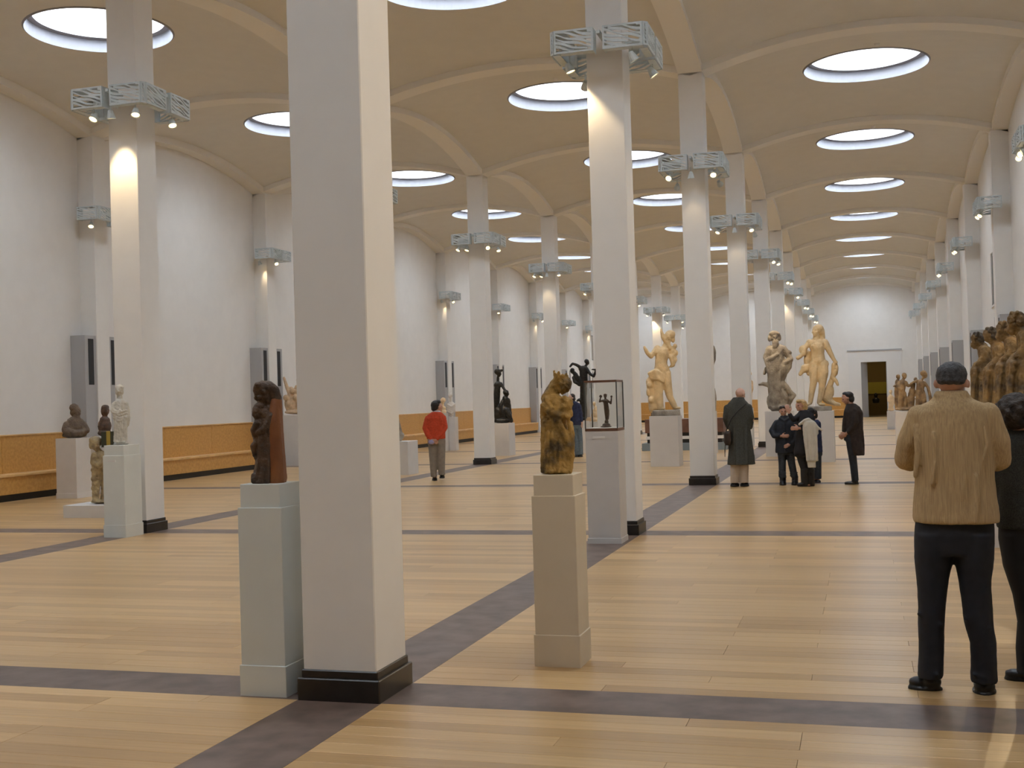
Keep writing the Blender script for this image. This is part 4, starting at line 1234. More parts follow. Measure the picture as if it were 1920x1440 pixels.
c = ped_px('slim pale pedestal beyond the man in the red sweater, under white busts', 838, 854, 845, 782, 0.30, M['pedtaupe'])
f = Fig(846, 782, c)
th = thing('white_bust', f, 'white marble bust in folded drapery beside the red sweater', 'bust')
g = f.sub()
g.ell(845, 778, 5, 4, 5).ell(845, 768, 8.5, 9, 6).ell(845, 760, 8, 7, 5.5).tube((844, 753, 2.4, 0), (844, 748, 2.4, 0)).head(843.5, 742, 12, -30, 5)
for i in range(4):
    g.tube((837, 758 + i * 4, 1.6, -4), (845, 763 + i * 4, 1.8, -7), (852, 758 + i * 4, 1.6, -4))
g.finish('figure', M['marblewhite'], th, vox_m=0.018, smooth=1)
c = ped_px('short pale pedestal hidden behind the man in the red sweater', 822, 836, 846, 775, 0.28, M['pedtaupe'])
f = Fig(830, 775, c)
th = thing('lamp_tinted_bust', f, 'small marble bust with warm lamplight in its colour, at the face of the red-sweatered man', 'bust')
g = f.sub()
g.ell(831, 772, 7, 5, 5).ell(831, 766, 6, 5, 4).tube((831, 762, 2.2, 0), (831, 758, 2.2, 0)).head(831, 751.5, 13, -60, 5)
g.finish('figure', M['lamptintmarble'], th, vox_m=0.018, smooth=1)

c = ped_px('taupe pedestal right of the slim left-colonnade column, under the black bronze group', 919, 954, 855, 794, 0.62, M['pedtaupe'])
f = Fig(938, 794, c)
th = thing('black_bronze_group', f, 'black bronze group, one figure standing above a crouching one, beside a column', 'statue')
g = f.sub()
g.ell(940, 789, 18, 6, 12).ell(941, 772, 13, 17, 10).ell(931, 775, 9, 16, 9).tube((930, 775, 6, 0), (928, 755, 6.5, 0), (929, 740, 6.5, 0), (930, 728, 6, 0)).ell(931, 722, 8, 7, 6).tube((931, 714, 2.6, 0), (931, 708, 2.6, 0)).head(932, 700, 15, 40, 0).ell(930, 697, 6.5, 6, 6.5).ell(938, 695, 3, 2.4, 3)
g.tube((937, 720, 3, 0), (942, 729, 2.7, -2), (946, 735, 2.4, -3)).tube((945, 770, 5, -2), (946, 757, 6, -2), (945, 748, 6, -2)).head(946, 738, 14, 100, 10, d=-3).tube((940, 752, 3, -4), (936, 762, 2.8, -7), (938, 774, 2.6, -8)).tube((951, 750, 3, -3), (953, 762, 2.8, -4), (955, 778, 2.6, -4)).tube((947, 770, 6, -6), (952, 780, 5.5, -8), (956, 790, 4, -6))
g.finish('figure', M['bronze'], th, vox_m=0.016, smooth=2, disp=0.02, dscale=0.07)

# long display table in the nave, behind the twisting statue
a, b = at(1203, 846), at(1364, 843)
y0 = (a.y + b.y) / 2
tb = empty('display_table', ((a.x + b.x) / 2, y0 + 0.5, 0))
tag(tb, 'long low reddish-brown display table on a blue-grey step in the nave', 'table')
M['bluestep'] = mat('blue_grey_step', (0.20, 0.24, 0.27), 0.6)
M['redbrown'] = mat('red_brown_wood', (0.16, 0.075, 0.05), 0.5, 0.2, 4)
hl = (b.x - a.x) / 2
MB().bbox(-hl, hl, -0.5, 0.5, 0, 0.22, 0.005).build('step', M['bluestep'], tb)
MB().box(-hl + 0.15, hl - 0.15, -0.4, 0.4, 0.22, 0.33).build('base', M['kick'], tb)
MB().box(-hl + 0.12, hl - 0.12, -0.43, 0.43, 0.33, 0.42).build('shelf', M['white'], tb)
MB().box(-hl + 0.15, hl - 0.15, -0.4, 0.4, 0.42, 0.52).build('recess', M['kick'], tb)
MB().bbox(-hl + 0.10, hl - 0.10, -0.45, 0.45, 0.52, 0.92, 0.005).build('top', M['redbrown'], tb)
f = Fig(1219, 800, (a.x + 0.35, y0 + 0.5, 0.92), None)
f.by = prow(f.loc.x, f.loc.y, 0.92); f.bx = 1219
th = thing('dark_wood_statue', f, 'dark brown statue standing behind the twisting marble, left side', 'statue')
g = f.sub(); q = f.by
g.ell(1219, q - 2, 11, 4, 9).tube((1219, q - 6, 9, 0), (1219, q - 30, 8, 0), (1219, q - 55, 9, 0), (1219, q - 68, 8, 0)).tube((1219, q - 72, 3, 0), (1219, q - 78, 3, 0)).head(1219, q - 84, 14, 0, 0).tube((1212, q - 66, 3.4, 0), (1211, q - 50, 3, -2), (1217, q - 42, 2.6, -6)).tube((1226, q - 66, 3.4, 0), (1228, q - 50, 3, -2), (1222, q - 40, 2.6, -6))
g.finish('figure', M['limewood'], th, vox_m=0.018, smooth=2, disp=0.012)

# right aisle: sculpture group and small white statue by the right wall
c = ped_px('wide pale pedestal behind the near man, under the embracing wooden group', 1681, 1745, 838, 771, 0.8, M['pedtaupe'])
f = Fig(1712, 771, c)
th = thing('embracing_group', f, 'tan wooden group of embracing and reaching figures left of the near man', 'sculpture')
g = f.sub()
g.ell(1712, 767, 32, 3.5, 14)
g.tube((1691, 765, 3.8, -2), (1692, 750, 4.6, -2), (1694, 738, 5.4, -2), (1695, 728, 6.5, 0), (1696, 718, 7, 0)).tube((1700, 765, 3.8, 0), (1700, 750, 4.4, 0), (1698, 738, 5, 0)).tube((1697, 712, 2.4, 0), (1698, 709, 2.4, 0)).head(1699, 704.5, 12, 40, 5).tube((1690, 717, 3, -1), (1687, 725, 2.6, -4), (1694, 731, 2.2, -7)).tube((1702, 717, 3, -1), (1706, 724, 2.6, -2), (1712, 723, 2.2, -2))
g.head(1688, 706.5, 11, 20, 5, d=6).tube((1687, 715, 4.5, 6), (1686, 730, 5, 6), (1686, 764, 4.5, 6)).tube((1683, 722, 2, 2), (1680, 724, 1.6, 0))
g.tube((1711, 764, 6, 4), (1711, 748, 7, 4), (1713, 733, 6, 3)).head(1712, 722, 10, 60, 30, d=2).head(1719, 712, 9, -40, 20, d=5).tube((1716, 720, 3, 4), (1714, 735, 4, 4))
g.tube((1723, 765, 4.5, -1), (1725, 748, 6, -1), (1727, 735, 7, 0), (1728, 720, 7.5, 0)).tube((1735, 765, 4.5, 1), (1733, 748, 5.6, 1), (1730, 736, 6, 1)).tube((1731, 712, 2.6, 0), (1733, 709, 2.6, 0)).head(1735, 704, 13, 70, 12).ell(1733, 701, 6.5, 5.5, 6, d=1).tube((1722, 715, 3, -2), (1716, 717, 2.6, -3), (1711, 720, 2.2, -3)).tube((1735, 718, 3, 0), (1741, 728, 2.8, -1), (1744, 740, 3, 0), (1746, 752, 3.4, 1))
g.finish('figure', M['tanwood'], th, vox_m=0.0165, smooth=2, disp=0.018, dscale=0.08)
c = ped_px('small pale pedestal left of the embracing group, under a white statuette', 1664, 1680, 805, 771, 0.32, M['pedtaupe'])
f = Fig(1673, 771, c)
th = thing('white_statuette', f, 'small white statuette with lamplight in its colour, beside the far doorway', 'statue')
g = f.sub()
g.ell(1673, 768, 6.5, 3, 5).tube((1673, 765, 4.6, 0), (1673, 755, 4.4, 0), (1672.5, 747, 4.6, 0), (1672.5, 743, 4, 0)).head(1672.5, 734.5, 9, 0, 0).tube((1668, 745, 1.8, 0), (1668, 752, 1.7, -2), (1673, 755, 1.4, -3)).tube((1677, 745, 1.8, 0), (1679, 752, 1.7, -1), (1677, 760, 1.5, -2))
g.finish('figure', M['lamptintmarble'], th, vox_m=0.022, smooth=1)

# ================================================================== SEATED APOSTLES on a long plinth, right aisle
AX, AZ = 4.32, 1.16
rows_ = [(1834, 'dark haired carved wooden figure bowing its head, farthest of the seated row', 634, 9.5, 0),
         (1860, 'seated carved wooden figure with dark curly hair, second farthest of the row', 627, 11.5, 1),
         (1884, 'ochre seated carved wooden figure with long beard, second nearest of the row', 616, 11.5, 2),
         (1908, 'large seated carved wooden figure at the right edge, nearest of the row', 600, 13.5, 3)]
ys = []
for px, lab, hy, hr, i in rows_:
    q = at_x(px, 680, AX)
    ys.append(q.y)
pb = MB().bbox(-0.55, 0.6, -(max(ys) - min(ys)) / 2 - 0.6, (max(ys) - min(ys)) / 2 + 0.6, 0, AZ, 0.006).build('long_plinth', M['pedtaupe'])
pb.location = (AX + 0.1, (max(ys) + min(ys)) / 2, 0)
tag(pb, 'long pale plinth hidden behind the near couple, under the seated wooden figures', 'plinth')
for (px, lab, hy, hr, i), yy in zip(rows_, ys):
    f = Fig(px, prow(AX, yy, AZ), (AX, yy, AZ))
    th = thing('apostle_statue', f, lab, 'statue', 'row of seated wooden figures')
    u = hr / 10.0; by = f.by
    sh = hy + 15 * u                       # shoulder row
    lap = hy + 55 * u
    g = f.sub()
    X = lambda v: px + v * u
    # bent torso, back to the right
    g.tube((X(9), lap + 2, 15 * u, 0), (X(11), lap - 16 * u, 14 * u, 0), (X(9), sh + 12 * u, 13 * u, 0), (X(5), sh + 4 * u, 10.5 * u, 0))
    g.ell(X(7), sh + 8 * u, 12 * u, 10 * u, 20 * u).ell(X(12), lap + 6, 17 * u, 14 * u, 20 * u)
    # lap, knees and robe falling to the plinth
    for d in (-12, 10):
        g.tube((X(8), lap + 4, 11 * u, d * u), (X(-5), lap + 3, 9.5 * u, d * u), (X(-9), lap + 8, 9 * u, d * u), (X(-8), by - 18, 8 * u, d * u), (X(-9), by - 6, 7.5 * u, d * u))
        g.ell(X(-14), by - 4, 9 * u, 4.5 * u, 5 * u, d=d * u)
    for j in range(7):
        d = -22 + j * 6
        g.tube((X(-9 + (j % 3)), lap + 6 + (j % 2) * 5, 3.2 * u, d * u), (X(-13 + (j % 2) * 6), (lap + by) / 2, 4.2 * u, d * u), (X(-14), by - 5, 4.4 * u, d * u))
    for j in range(5):
        g.tube((X(2 + j * 5), lap + 8, 3 * u, -21 * u), (X(1 + j * 5), (lap + by) / 2, 3.8 * u, -24 * u), (X(j * 5.5), by - 4, 4.2 * u, -25 * u))
    g.loft((X(3), by, 20 * u, 25 * u), (X(3), by - 14, 19 * u, 24 * u), (X(7), lap + 18, 16 * u, 20 * u))
    # arms resting on the lap, sleeve folds
    g.tube((X(8), sh + 9 * u, 7.5 * u, -16 * u), (X(10), sh + 25 * u, 7.2 * u, -20 * u), (X(0), lap - 6 * u, 5.6 * u, -17 * u), (X(-8), lap - 4 * u, 4.4 * u, -11 * u))
    g.tube((X(8), sh + 9 * u, 7.5 * u, 16 * u), (X(10), sh + 25 * u, 7 * u, 20 * u), (X(0), lap - 6 * u, 5.4 * u, 14 * u))
    for j in range(5):
        g.tube((X(16 - j * 4), sh + 10 * u + j * 4 * u, 2.8 * u, -16 * u), (X(15 - j * 5), lap - 4 * u, 3.2 * u, -20 * u))
    g.tube((X(5), sh + 5 * u, 8 * u, 0), (X(-2), hy + 6 * u, 7 * u, 0))
    g.head(X(-6), hy + 1 * u, 26 * u, -62 if i < 2 else -48, 34 if i < 3 else 20)
    if i != 1:
        g.ell(X(-12), hy + 12 * u, 5 * u, 7.5 * u, 5.5 * u, ang=-20).ell(X(-10), hy + 17 * u, 4 * u, 5 * u, 4 * u, ang=-20)
    g.finish('figure', M['apostlewood'], th, vox_m=0.0115, smooth=1, disp=0.026, dscale=0.055)
    g = f.sub()
    g.ell(X(-3), hy - 4 * u, 10.4 * u, 9 * u, 10.5 * u, d=1).ell(X(2), hy + 2 * u, 8 * u, 10 * u, 9.5 * u)
    for j in range(18):
        t = j * 2.4
        g.ell(X(-2 + 9 * math.cos(t)), hy - 3 * u + 7 * u * math.sin(t * 1.7), 3.4 * u, 3.4 * u, 3.4 * u, d=9 * u * math.sin(t))
    g.finish('hair', M['apostledark'] if i in (0, 1) else M['apostlewood'], th, vox_m=0.0105, smooth=1, disp=0.01, dscale=0.03)

# ================================================================== PEOPLE
M['skin'] = mat('skin', (0.50, 0.27, 0.19), 0.55, 0.08, 20)
M['skinpale'] = mat('pale_skin', (0.58, 0.36, 0.28), 0.55, 0.08, 20)
M['greyhair'] = mat('dark_grey_hair', (0.07, 0.07, 0.075), 0.6, col2=(0.025, 0.024, 0.026), scale=50, bump=0.4, bscale=120)
M['blackhair'] = mat('black_hair', (0.014, 0.012, 0.012), 0.5, bump=0.5, bscale=90)
M['brownhair'] = mat('dark_brown_curls', (0.045, 0.028, 0.018), 0.6, col2=(0.018, 0.012, 0.009), scale=30, bump=0.6, bscale=70)
M['blond'] = mat('blond_hair', (0.52, 0.33, 0.13), 0.5, 0.2, 30, bump=0.3, bscale=80)
M['tanjacket'] = mat('tan_corduroy', (0.56, 0.40, 0.21), 0.9, col2=(0.43, 0.30, 0.155), scale=30, bump=0.3, bscale=60, stretch=(5, 5, 0.25))
M['navytrousers'] = mat('dark_navy_trousers', (0.010, 0.012, 0.019), 0.75, 0.2, 20)
M['shoe'] = mat('black_shoe', (0.010, 0.010, 0.012), 0.4)
M['tweed'] = mat('dark_grey_tweed', (0.055, 0.056, 0.050), 0.9, col2=(0.022, 0.023, 0.021), scale=160, bump=0.2, bscale=150)
M['blacktrousers'] = mat('black_trousers', (0.009, 0.008, 0.009), 0.75)
M['greycoat'] = mat('dark_grey_coat', (0.055, 0.057, 0.05), 0.9, 0.25, 60)
M['beige'] = mat('beige_trousers', (0.50, 0.41, 0.32), 0.8, 0.06, 10)
M['bagbrown'] = mat('brown_shoulder_bag', (0.035, 0.022, 0.016), 0.6)
M['navyjacket'] = mat('dark_navy_jacket', (0.013, 0.017, 0.027), 0.7, 0.3, 20)
M['jeansdark'] = mat('dark_jeans', (0.030, 0.036, 0.045), 0.8, 0.25, 25)
M['blackcoat'] = mat('black_coat', (0.010, 0.010, 0.014), 0.75, 0.2, 20)
M['creamcloth'] = mat('cream_garment', (0.60, 0.56, 0.48), 0.85, 0.06, 8)
M['browncoat'] = mat('dark_brown_coat', (0.030, 0.020, 0.017), 0.85, 0.25, 20)
M['redsweater'] = mat('orange_red_sweater', (0.50, 0.055, 0.018), 0.9, 0.12, 30, bump=0.2, bscale=100)
M['greytrousers'] = mat('grey_trousers', (0.24, 0.205, 0.17), 0.85, 0.08, 15)
M['bluejacket'] = mat('navy_blue_jacket', (0.022, 0.030, 0.080), 0.8, 0.25, 20)
M['jeans'] = mat('faded_blue_jeans', (0.11, 0.15, 0.19), 0.85, 0.15, 25)
M['shirt'] = mat('pale_shirt', (0.60, 0.60, 0.66), 0.8)

def person(fig, label):
    e = empty('person', fig.loc, fig.rotz)
    return tag(e, label, 'person')

# ---------------------------------------------------------------- man in the tan jacket, seen from behind
f = Fig(1790, 1296, at(1790, 1296))
near_man = th = person(f, 'near man seen from behind in a tan jacket and dark trousers')
g = f.sub()
g.tube((1787, 742, 22, 0), (1787, 775, 24, 0)).head(1786, 717, 76, 172, 6).ell(1758, 719, 4.5, 9, 6, d=2).ell(1815, 721, 4.5, 9, 6, d=2)
g.loft((1787, 770, 46, 26), (1789, 830, 54, 34), (1791, 900, 54, 34), (1791, 980, 58, 36), (1790, 1030, 52, 32))
g.tube((1726, 785, 14, 0), (1706, 840, 14, 6), (1704, 868, 13, 18), (1722, 868, 11, 60), (1742, 858, 9, 96)).tube((1852, 785, 14, 0), (1870, 840, 14, 6), (1872, 868, 13, 18), (1852, 868, 11, 60), (1836, 860, 9, 96))

g.hand(1742, 858, 14, -4, d=96, dd=8, side=-1); g.hand(1836, 860, -14, -4, d=96, dd=8, side=1)
g.tube((1756, 1010, 26, 0), (1750, 1157, 16, -4), (1748, 1262, 11, 0)).tube((1826, 1010, 26, 0), (1832, 1157, 16, -4), (1841, 1262, 11, 0)).ell(1740, 1282, 22, 9, 12, d=6).ell(1842, 1284, 15, 9, 18, d=10)
g.finish('body', M['skin'], th, vox_m=0.0078, smooth=3)
g = f.sub()
g.loft((1786, 733, 28, 26, 1), (1786, 741, 31, 28, 1), (1786, 750, 38, 32), (1787, 758, 56, 36), (1788, 772, 68, 41), (1789, 800, 70, 46), (1790, 850, 70, 48), (1791, 900, 71, 49), (1792, 945, 75, 51), (1793, 968, 77, 52), (1793, 979, 76, 51))
g.tube((1727, 778, 21, 0), (1708, 828, 21, 4), (1703, 862, 20, 14), (1712, 868, 18, 34), (1730, 862, 15, 78)).tube((1850, 778, 22, 0), (1868, 828, 21, 4), (1872, 864, 20, 14), (1864, 870, 18, 34), (1846, 864, 15, 78))
for x, ya, yb, r in ((1754, 812, 905, 3.5), (1772, 900, 972, 4), (1806, 830, 930, 3.5), (1828, 890, 974, 4), (1842, 800, 860, 3.5)):
    g.tube((x, ya, r, -43), (x + 4, (ya + yb) / 2, r, -46), (x - 2, yb, r, -48))
g.tube((1724, 800, 5, -20), (1726, 850, 5, -32), (1722, 890, 5, -34))
g.tube((1759, 740, 5, -16), (1786, 747, 5, -27), (1812, 740, 5, -16))
g.finish('jacket', M['tanjacket'], th, vox_m=0.0082, smooth=3, disp=0.010, dscale=0.12)
g = f.sub()
g.loft((1791, 960, 68, 42), (1790, 1000, 71, 45), (1790, 1038, 66, 42))
g.loft((1756, 1000, 37, 42), (1754, 1045, 36, 40), (1752, 1085, 29, 34), (1750, 1130, 25, 30, -2), (1749, 1160, 24, 29, -3), (1749, 1225, 23, 27), (1748, 1258, 23, 27), (1747, 1272, 24, 30, 2))
g.loft((1824, 1000, 37, 42), (1824, 1045, 36, 40), (1826, 1085, 29, 34), (1829, 1130, 27, 31, -2), (1832, 1162, 26, 30, -3), (1840, 1202, 23, 28), (1841, 1250, 23, 27), (1841, 1276, 24, 30, 2))
for x, y in ((1740, 1150), (1760, 1162), (1822, 1155), (1845, 1166), (1752, 1255), (1836, 1258)):
    g.tube((x - 14, y, 3.5, -22), (x + 8, y + 6, 3.5, -26))
g.finish('trousers', M['navytrousers'], th, vox_m=0.0085, smooth=3, disp=0.008, dscale=0.10)
for lab, (x, y, dx, d) in {'a': (1740, 1281, -1, 0), 'b': (1842, 1285, 0, 10)}.items():
    g = f.sub()
    if dx:
        g.ell(x - 12, y + 2, 21, 11, 16, d=6).ell(x + 10, y - 1, 18, 14, 16).loft((x - 2, y + 15, 32, 17, 4), (x - 2, y + 10, 32, 17, 4))
    else:
        g.ell(x, y + 1, 20, 12, 20, d=24).ell(x, y - 2, 20, 14, 20, d=-2).loft((x, y + 13, 22, 36, 14), (x, y + 8, 22, 36, 14))
    g.finish('shoe', M['shoe'], th, vox_m=0.0075, smooth=2)
g = f.sub()
g.ell(1786, 704, 29.5, 27.5, 33, d=-3).ell(1786, 713, 27, 13, 25, d=-12)
g.finish('hair', M['greyhair'], th, vox_m=0.0075, smooth=2, disp=0.006, dscale=0.02)

# ---------------------------------------------------------------- woman at the right edge
f = Fig(1928, 1276, at(1928, 1276))
th = person(f, 'woman with dark curly hair in grey tweed jacket, cut by the right edge')
g = f.sub()
g.tube((1914, 800, 18, 0), (1918, 830, 20, 0)).head(1908, 775, 70, -140, 10)
g.loft((1922, 830, 38, 24), (1926, 880, 42, 30), (1928, 950, 42, 30), (1930, 1000, 48, 32), (1930, 1040, 44, 30))
g.tube((1886, 850, 12, 0), (1880, 910, 12, 4), (1884, 948, 10, 20), (1896, 950, 8, 60)).tube((1966, 850, 12, 0), (1974, 910, 12, 4), (1972, 950, 10, 20), (1960, 952, 8, 60))
g.hand(1896, 950, 12, -2, d=60, dd=12, size=.92, side=-1); g.hand(1960, 952, -12, -2, d=60, dd=12, size=.92)
g.tube((1908, 1020, 22, 0), (1922, 1150, 14, -4), (1922, 1250, 10, 0)).tube((1950, 1020, 22, 0), (1955, 1150, 14, -4), (1956, 1250, 10, 0)).ell(1912, 1264, 18, 8, 11).ell(1956, 1266, 14, 8, 16, d=8)
g.finish('body', M['skin'], th, vox_m=0.008, smooth=3)
g = f.sub()
g.loft((1915, 806, 24, 22), (1918, 818, 40, 28), (1922, 832, 50, 34), (1925, 880, 50, 40), (1927, 930, 50, 40), (1929, 975, 56, 42), (1930, 990, 57, 43))
g.tube((1884, 845, 17, 0), (1877, 900, 17, 4), (1882, 938, 16, 18), (1892, 946, 13, 44)).tube((1966, 845, 17, 0), (1975, 900, 17, 4), (1974, 945, 15, 20), (1964, 952, 12, 46))
g.tube((1898, 808, 6, -6), (1915, 818, 6, -24), (1936, 812, 6, -10))
g.finish('jacket', M['tweed'], th, vox_m=0.0085, smooth=3, disp=0.008, dscale=0.10)
g = f.sub()
g.loft((1929, 970, 52, 36), (1929, 1010, 53, 38), (1930, 1045, 48, 36))
g.loft((1908, 1000, 31, 36), (1911, 1060, 27, 33), (1920, 1115, 19, 26), (1926, 1165, 17, 24), (1923, 1215, 17, 24), (1925, 1252, 17, 24), (1925, 1262, 18, 26)).loft((1952, 1000, 30, 36), (1952, 1060, 26, 33), (1955, 1150, 19, 25), (1957, 1262, 18, 26))
g.finish('trousers', M['blacktrousers'], th, vox_m=0.0088, smooth=3)
for x, dx in ((1912, 1), (1956, 0)):
    g = f.sub(); y = 1264
    if dx: g.ell(x - 6, y, 20, 9, 14).ell(x + 12, y - 2, 15, 11, 14).loft((x + 1, y + 12, 27, 15), (x + 1, y + 7, 27, 15))
    else: g.ell(x, y, 16, 10, 18, d=18).ell(x, y - 2, 16, 12, 16).loft((x, y + 12, 18, 30, 10), (x, y + 7, 18, 30, 10))
    g.finish('shoe', M['shoe'], th, vox_m=0.008, smooth=2)
g = f.sub()
g.ell(1908, 770, 36, 36, 36, d=-3).ell(1906, 786, 33, 22, 30, d=-6)
for j in range(46):
    t = j * 2.399; w = math.acos(1 - 1.5 * (j + .5) / 46)
    g.ell(1908 + 34 * math.sin(w) * math.cos(t), 772 - 34 * math.cos(w) + 4, 8, 8, 8, d=-3 + 34 * math.sin(w) * math.sin(t))
g.finish('hair', M['brownhair'], th, vox_m=0.0085, smooth=1, disp=0.01, dscale=0.03)

# ---------------------------------------------------------------- man in the long grey coat with a shoulder bag
f = Fig(1388, 912, at(1388, 912))
th = person(f, 'bald man in long dark grey coat and beige trousers with shoulder bag')
g = f.sub()
g.tube((1386, 747, 6, 0), (1386, 754, 7, 0)).head(1388.5, 739, 24, 138, 14)
g.loft((1384, 756, 15, 8), (1385, 780, 17, 10), (1386, 810, 16, 10), (1387, 830, 16, 10)).tube((1364, 764, 4.4, 0), (1362, 786, 4.2, 2), (1368, 802, 3.6, 8), (1378, 800, 3, 16)).tube((1404, 764, 4.4, 0), (1410, 786, 4.2, 2), (1407, 802, 3.6, 8), (1398, 800, 3, 16))
g.hand(1378, 800, 5, -1, d=16, dd=3, side=-1); g.hand(1398, 800, -5, -1, d=16, dd=3)
g.tube((1379, 825, 7.5, 0), (1378, 868, 5, -1), (1378, 903, 3.6, 0)).tube((1395, 825, 7.5, 0), (1395, 868, 5, -1), (1395, 903, 3.6, 0)).ell(1378, 909, 7, 3, 6, d=3).ell(1396, 909, 7, 3, 6, d=3)
g.finish('body', M['skinpale'], th, vox_m=0.0082, smooth=2)
g = f.sub()
g.loft((1385, 745, 10, 9), (1384, 750, 13, 11), (1384, 755, 18, 12), (1385, 763, 22, 13), (1386, 780, 22, 14), (1387, 805, 20, 13.5), (1389, 830, 22, 15), (1390, 855, 24.5, 17), (1390, 871, 26, 18))
g.tube((1364, 764, 6.5, 0), (1362, 784, 6.3, 2), (1367, 800, 5.6, 8), (1376, 800, 4.6, 14)).tube((1404, 764, 6.5, 0), (1408, 784, 6.4, 2), (1406, 801, 5.6, 8), (1400, 801, 4.6, 14))
for x in (1376, 1384, 1392, 1400):
    g.tube((x, 800, 1.6, -12), (x + 1, 835, 1.8, -14), (x + 1.5, 868, 2, -16))
g.finish('coat', M['greycoat'], th, vox_m=0.012, smooth=2, disp=0.010, dscale=0.12)
g = f.sub()
g.loft((1378, 855, 8.5, 9), (1378, 905, 8, 8)).loft((1395, 855, 8.8, 9), (1395, 905, 8.3, 8))
g.finish('trousers', M['beige'], th, vox_m=0.011, smooth=2, disp=0.008, dscale=0.08)
for x in (1378, 1396):
    g = f.sub(); g.ell(x, 908, 8.5, 3.6, 8, d=3).loft((x, 912, 8.5, 12, 3), (x, 909.5, 8.5, 12, 3)); g.finish('shoe', M['shoe'], th, vox_m=0.010, smooth=1)
fb = f.sub(); fb.loc = f.loc
bg = empty('shoulder_bag', f.loc, f.rotz)
tag(bg, 'brown shoulder bag hanging at the left hip of the grey-coated man', 'bag')
g = f.sub(); g.loft((1366, 807, 5, 6, -12), (1365, 812, 7, 8, -13), (1365, 828, 7, 8, -13), (1366, 834, 5, 6, -12)); g.finish('bag_body', M['bagbrown'], bg, vox_m=0.010, smooth=2)
g = f.sub(); g.tube((1362, 808, 1.1, -15), (1372, 784, 1.1, -17), (1388, 766, 1.1, -16), (1399, 757, 1.1, -10)).tube((1361, 828, 1.0, -14), (1360, 842, 1.0, -14), (1360, 855, 0.9, -14)); g.finish('strap', M['shoe'], bg, vox_m=0.008, smooth=1)

# ---------------------------------------------------------------- boy in the dark navy jacket
f = Fig(1474, 909, at(1474, 909))
th = person(f, 'boy in dark navy jacket and dark jeans, a hand before his face')
g = f.sub()
g.tube((1470, 779, 4.6, 0), (1471, 786, 5, 0)).head(1469, 771, 20.5, 6, 4)
g.loft((1472, 788, 12, 7), (1473, 810, 13, 8), (1474, 845, 13, 8)).tube((1456, 793, 3.8, 0), (1449, 810, 3.6, -3), (1456, 818, 3, -10), (1465, 817, 2.4, -13)).tube((1488, 793, 3.8, 0), (1493, 812, 3.6, 0), (1488, 826, 3, -4), (1482, 832, 2.6, -8))
g.hand(1465, 817, 5, 0, d=-13, dd=-1, size=.85, side=-1); g.hand(1482, 832, -4, 2, d=-8, dd=-3, size=.85)
g.tube((1466, 845, 6.2, 0), (1466, 870, 4.4, 0), (1468, 902, 3, 0)).tube((1482, 845, 6.2, 0), (1485, 870, 4.4, 0), (1490, 902, 3, 0)).ell(1468, 906, 5, 3, 7, d=-3).ell(1490, 906, 5, 3, 7, d=-3)
g.finish('body', M['skin'], th, vox_m=0.0078, smooth=2)
g = f.sub()
g.loft((1471, 779, 7, 6.5), (1471, 784, 9, 8), (1472, 788, 16, 9), (1472, 797, 18, 11), (1472, 815, 18.5, 12), (1473, 835, 18.5, 12), (1473, 849, 18.5, 12.5))
g.tube((1457, 792, 5.6, 0), (1448, 808, 5.8, -3), (1452, 816, 5.2, -8), (1461, 817, 4.2, -12)).tube((1488, 792, 5.6, 0), (1494, 812, 5.6, 0), (1489, 826, 5, -4), (1485, 830, 4, -7))
g.tube((1462, 784, 2.4, -6), (1471, 789, 2.4, -9), (1480, 784, 2.4, -6)).tube((1471, 790, 1.3, -11), (1473, 846, 1.3, -13))
g.finish('jacket', M['navyjacket'], th, vox_m=0.011, smooth=2, disp=0.014, dscale=0.10)
g = f.sub()
g.loft((1473, 838, 15, 10), (1473, 852, 15, 10)).loft((1466, 845, 8, 9), (1467, 868, 7, 8), (1467, 889, 6.6, 7.5), (1468, 896, 7, 8)).loft((1481, 845, 8, 9), (1484, 868, 7, 8), (1488, 889, 6.4, 7.5), (1490, 896, 7, 8))
for q in range(3):
    g.tube((1461, 884 + q * 4, 1.6, -5), (1473, 886 + q * 4, 1.6, -6)).tube((1482, 884 + q * 4, 1.6, -5), (1494, 886 + q * 4, 1.6, -6))
g.finish('trousers', M['jeansdark'], th, vox_m=0.010, smooth=2)
for x in (1468, 1490):
    g = f.sub(); g.ell(x, 904, 6.4, 4.6, 9, d=-4).loft((x, 909, 6.6, 12, -3), (x, 906, 6.6, 12, -3)).loft((x, 905, 6, 7), (x, 894, 6, 7)); g.finish('shoe', M['shoe'], th, vox_m=0.010, smooth=1)
g = f.sub(); g.ell(1469, 766.5, 8, 6.5, 9, d=2).ell(1469, 770, 7.6, 6, 6, d=5).ell(1465, 763.5, 3.6, 2.6, 5, d=-4).ell(1472, 763.5, 3.6, 2.6, 5, d=-4); g.finish('hair', M['brownhair'], th, vox_m=0.009, smooth=1)

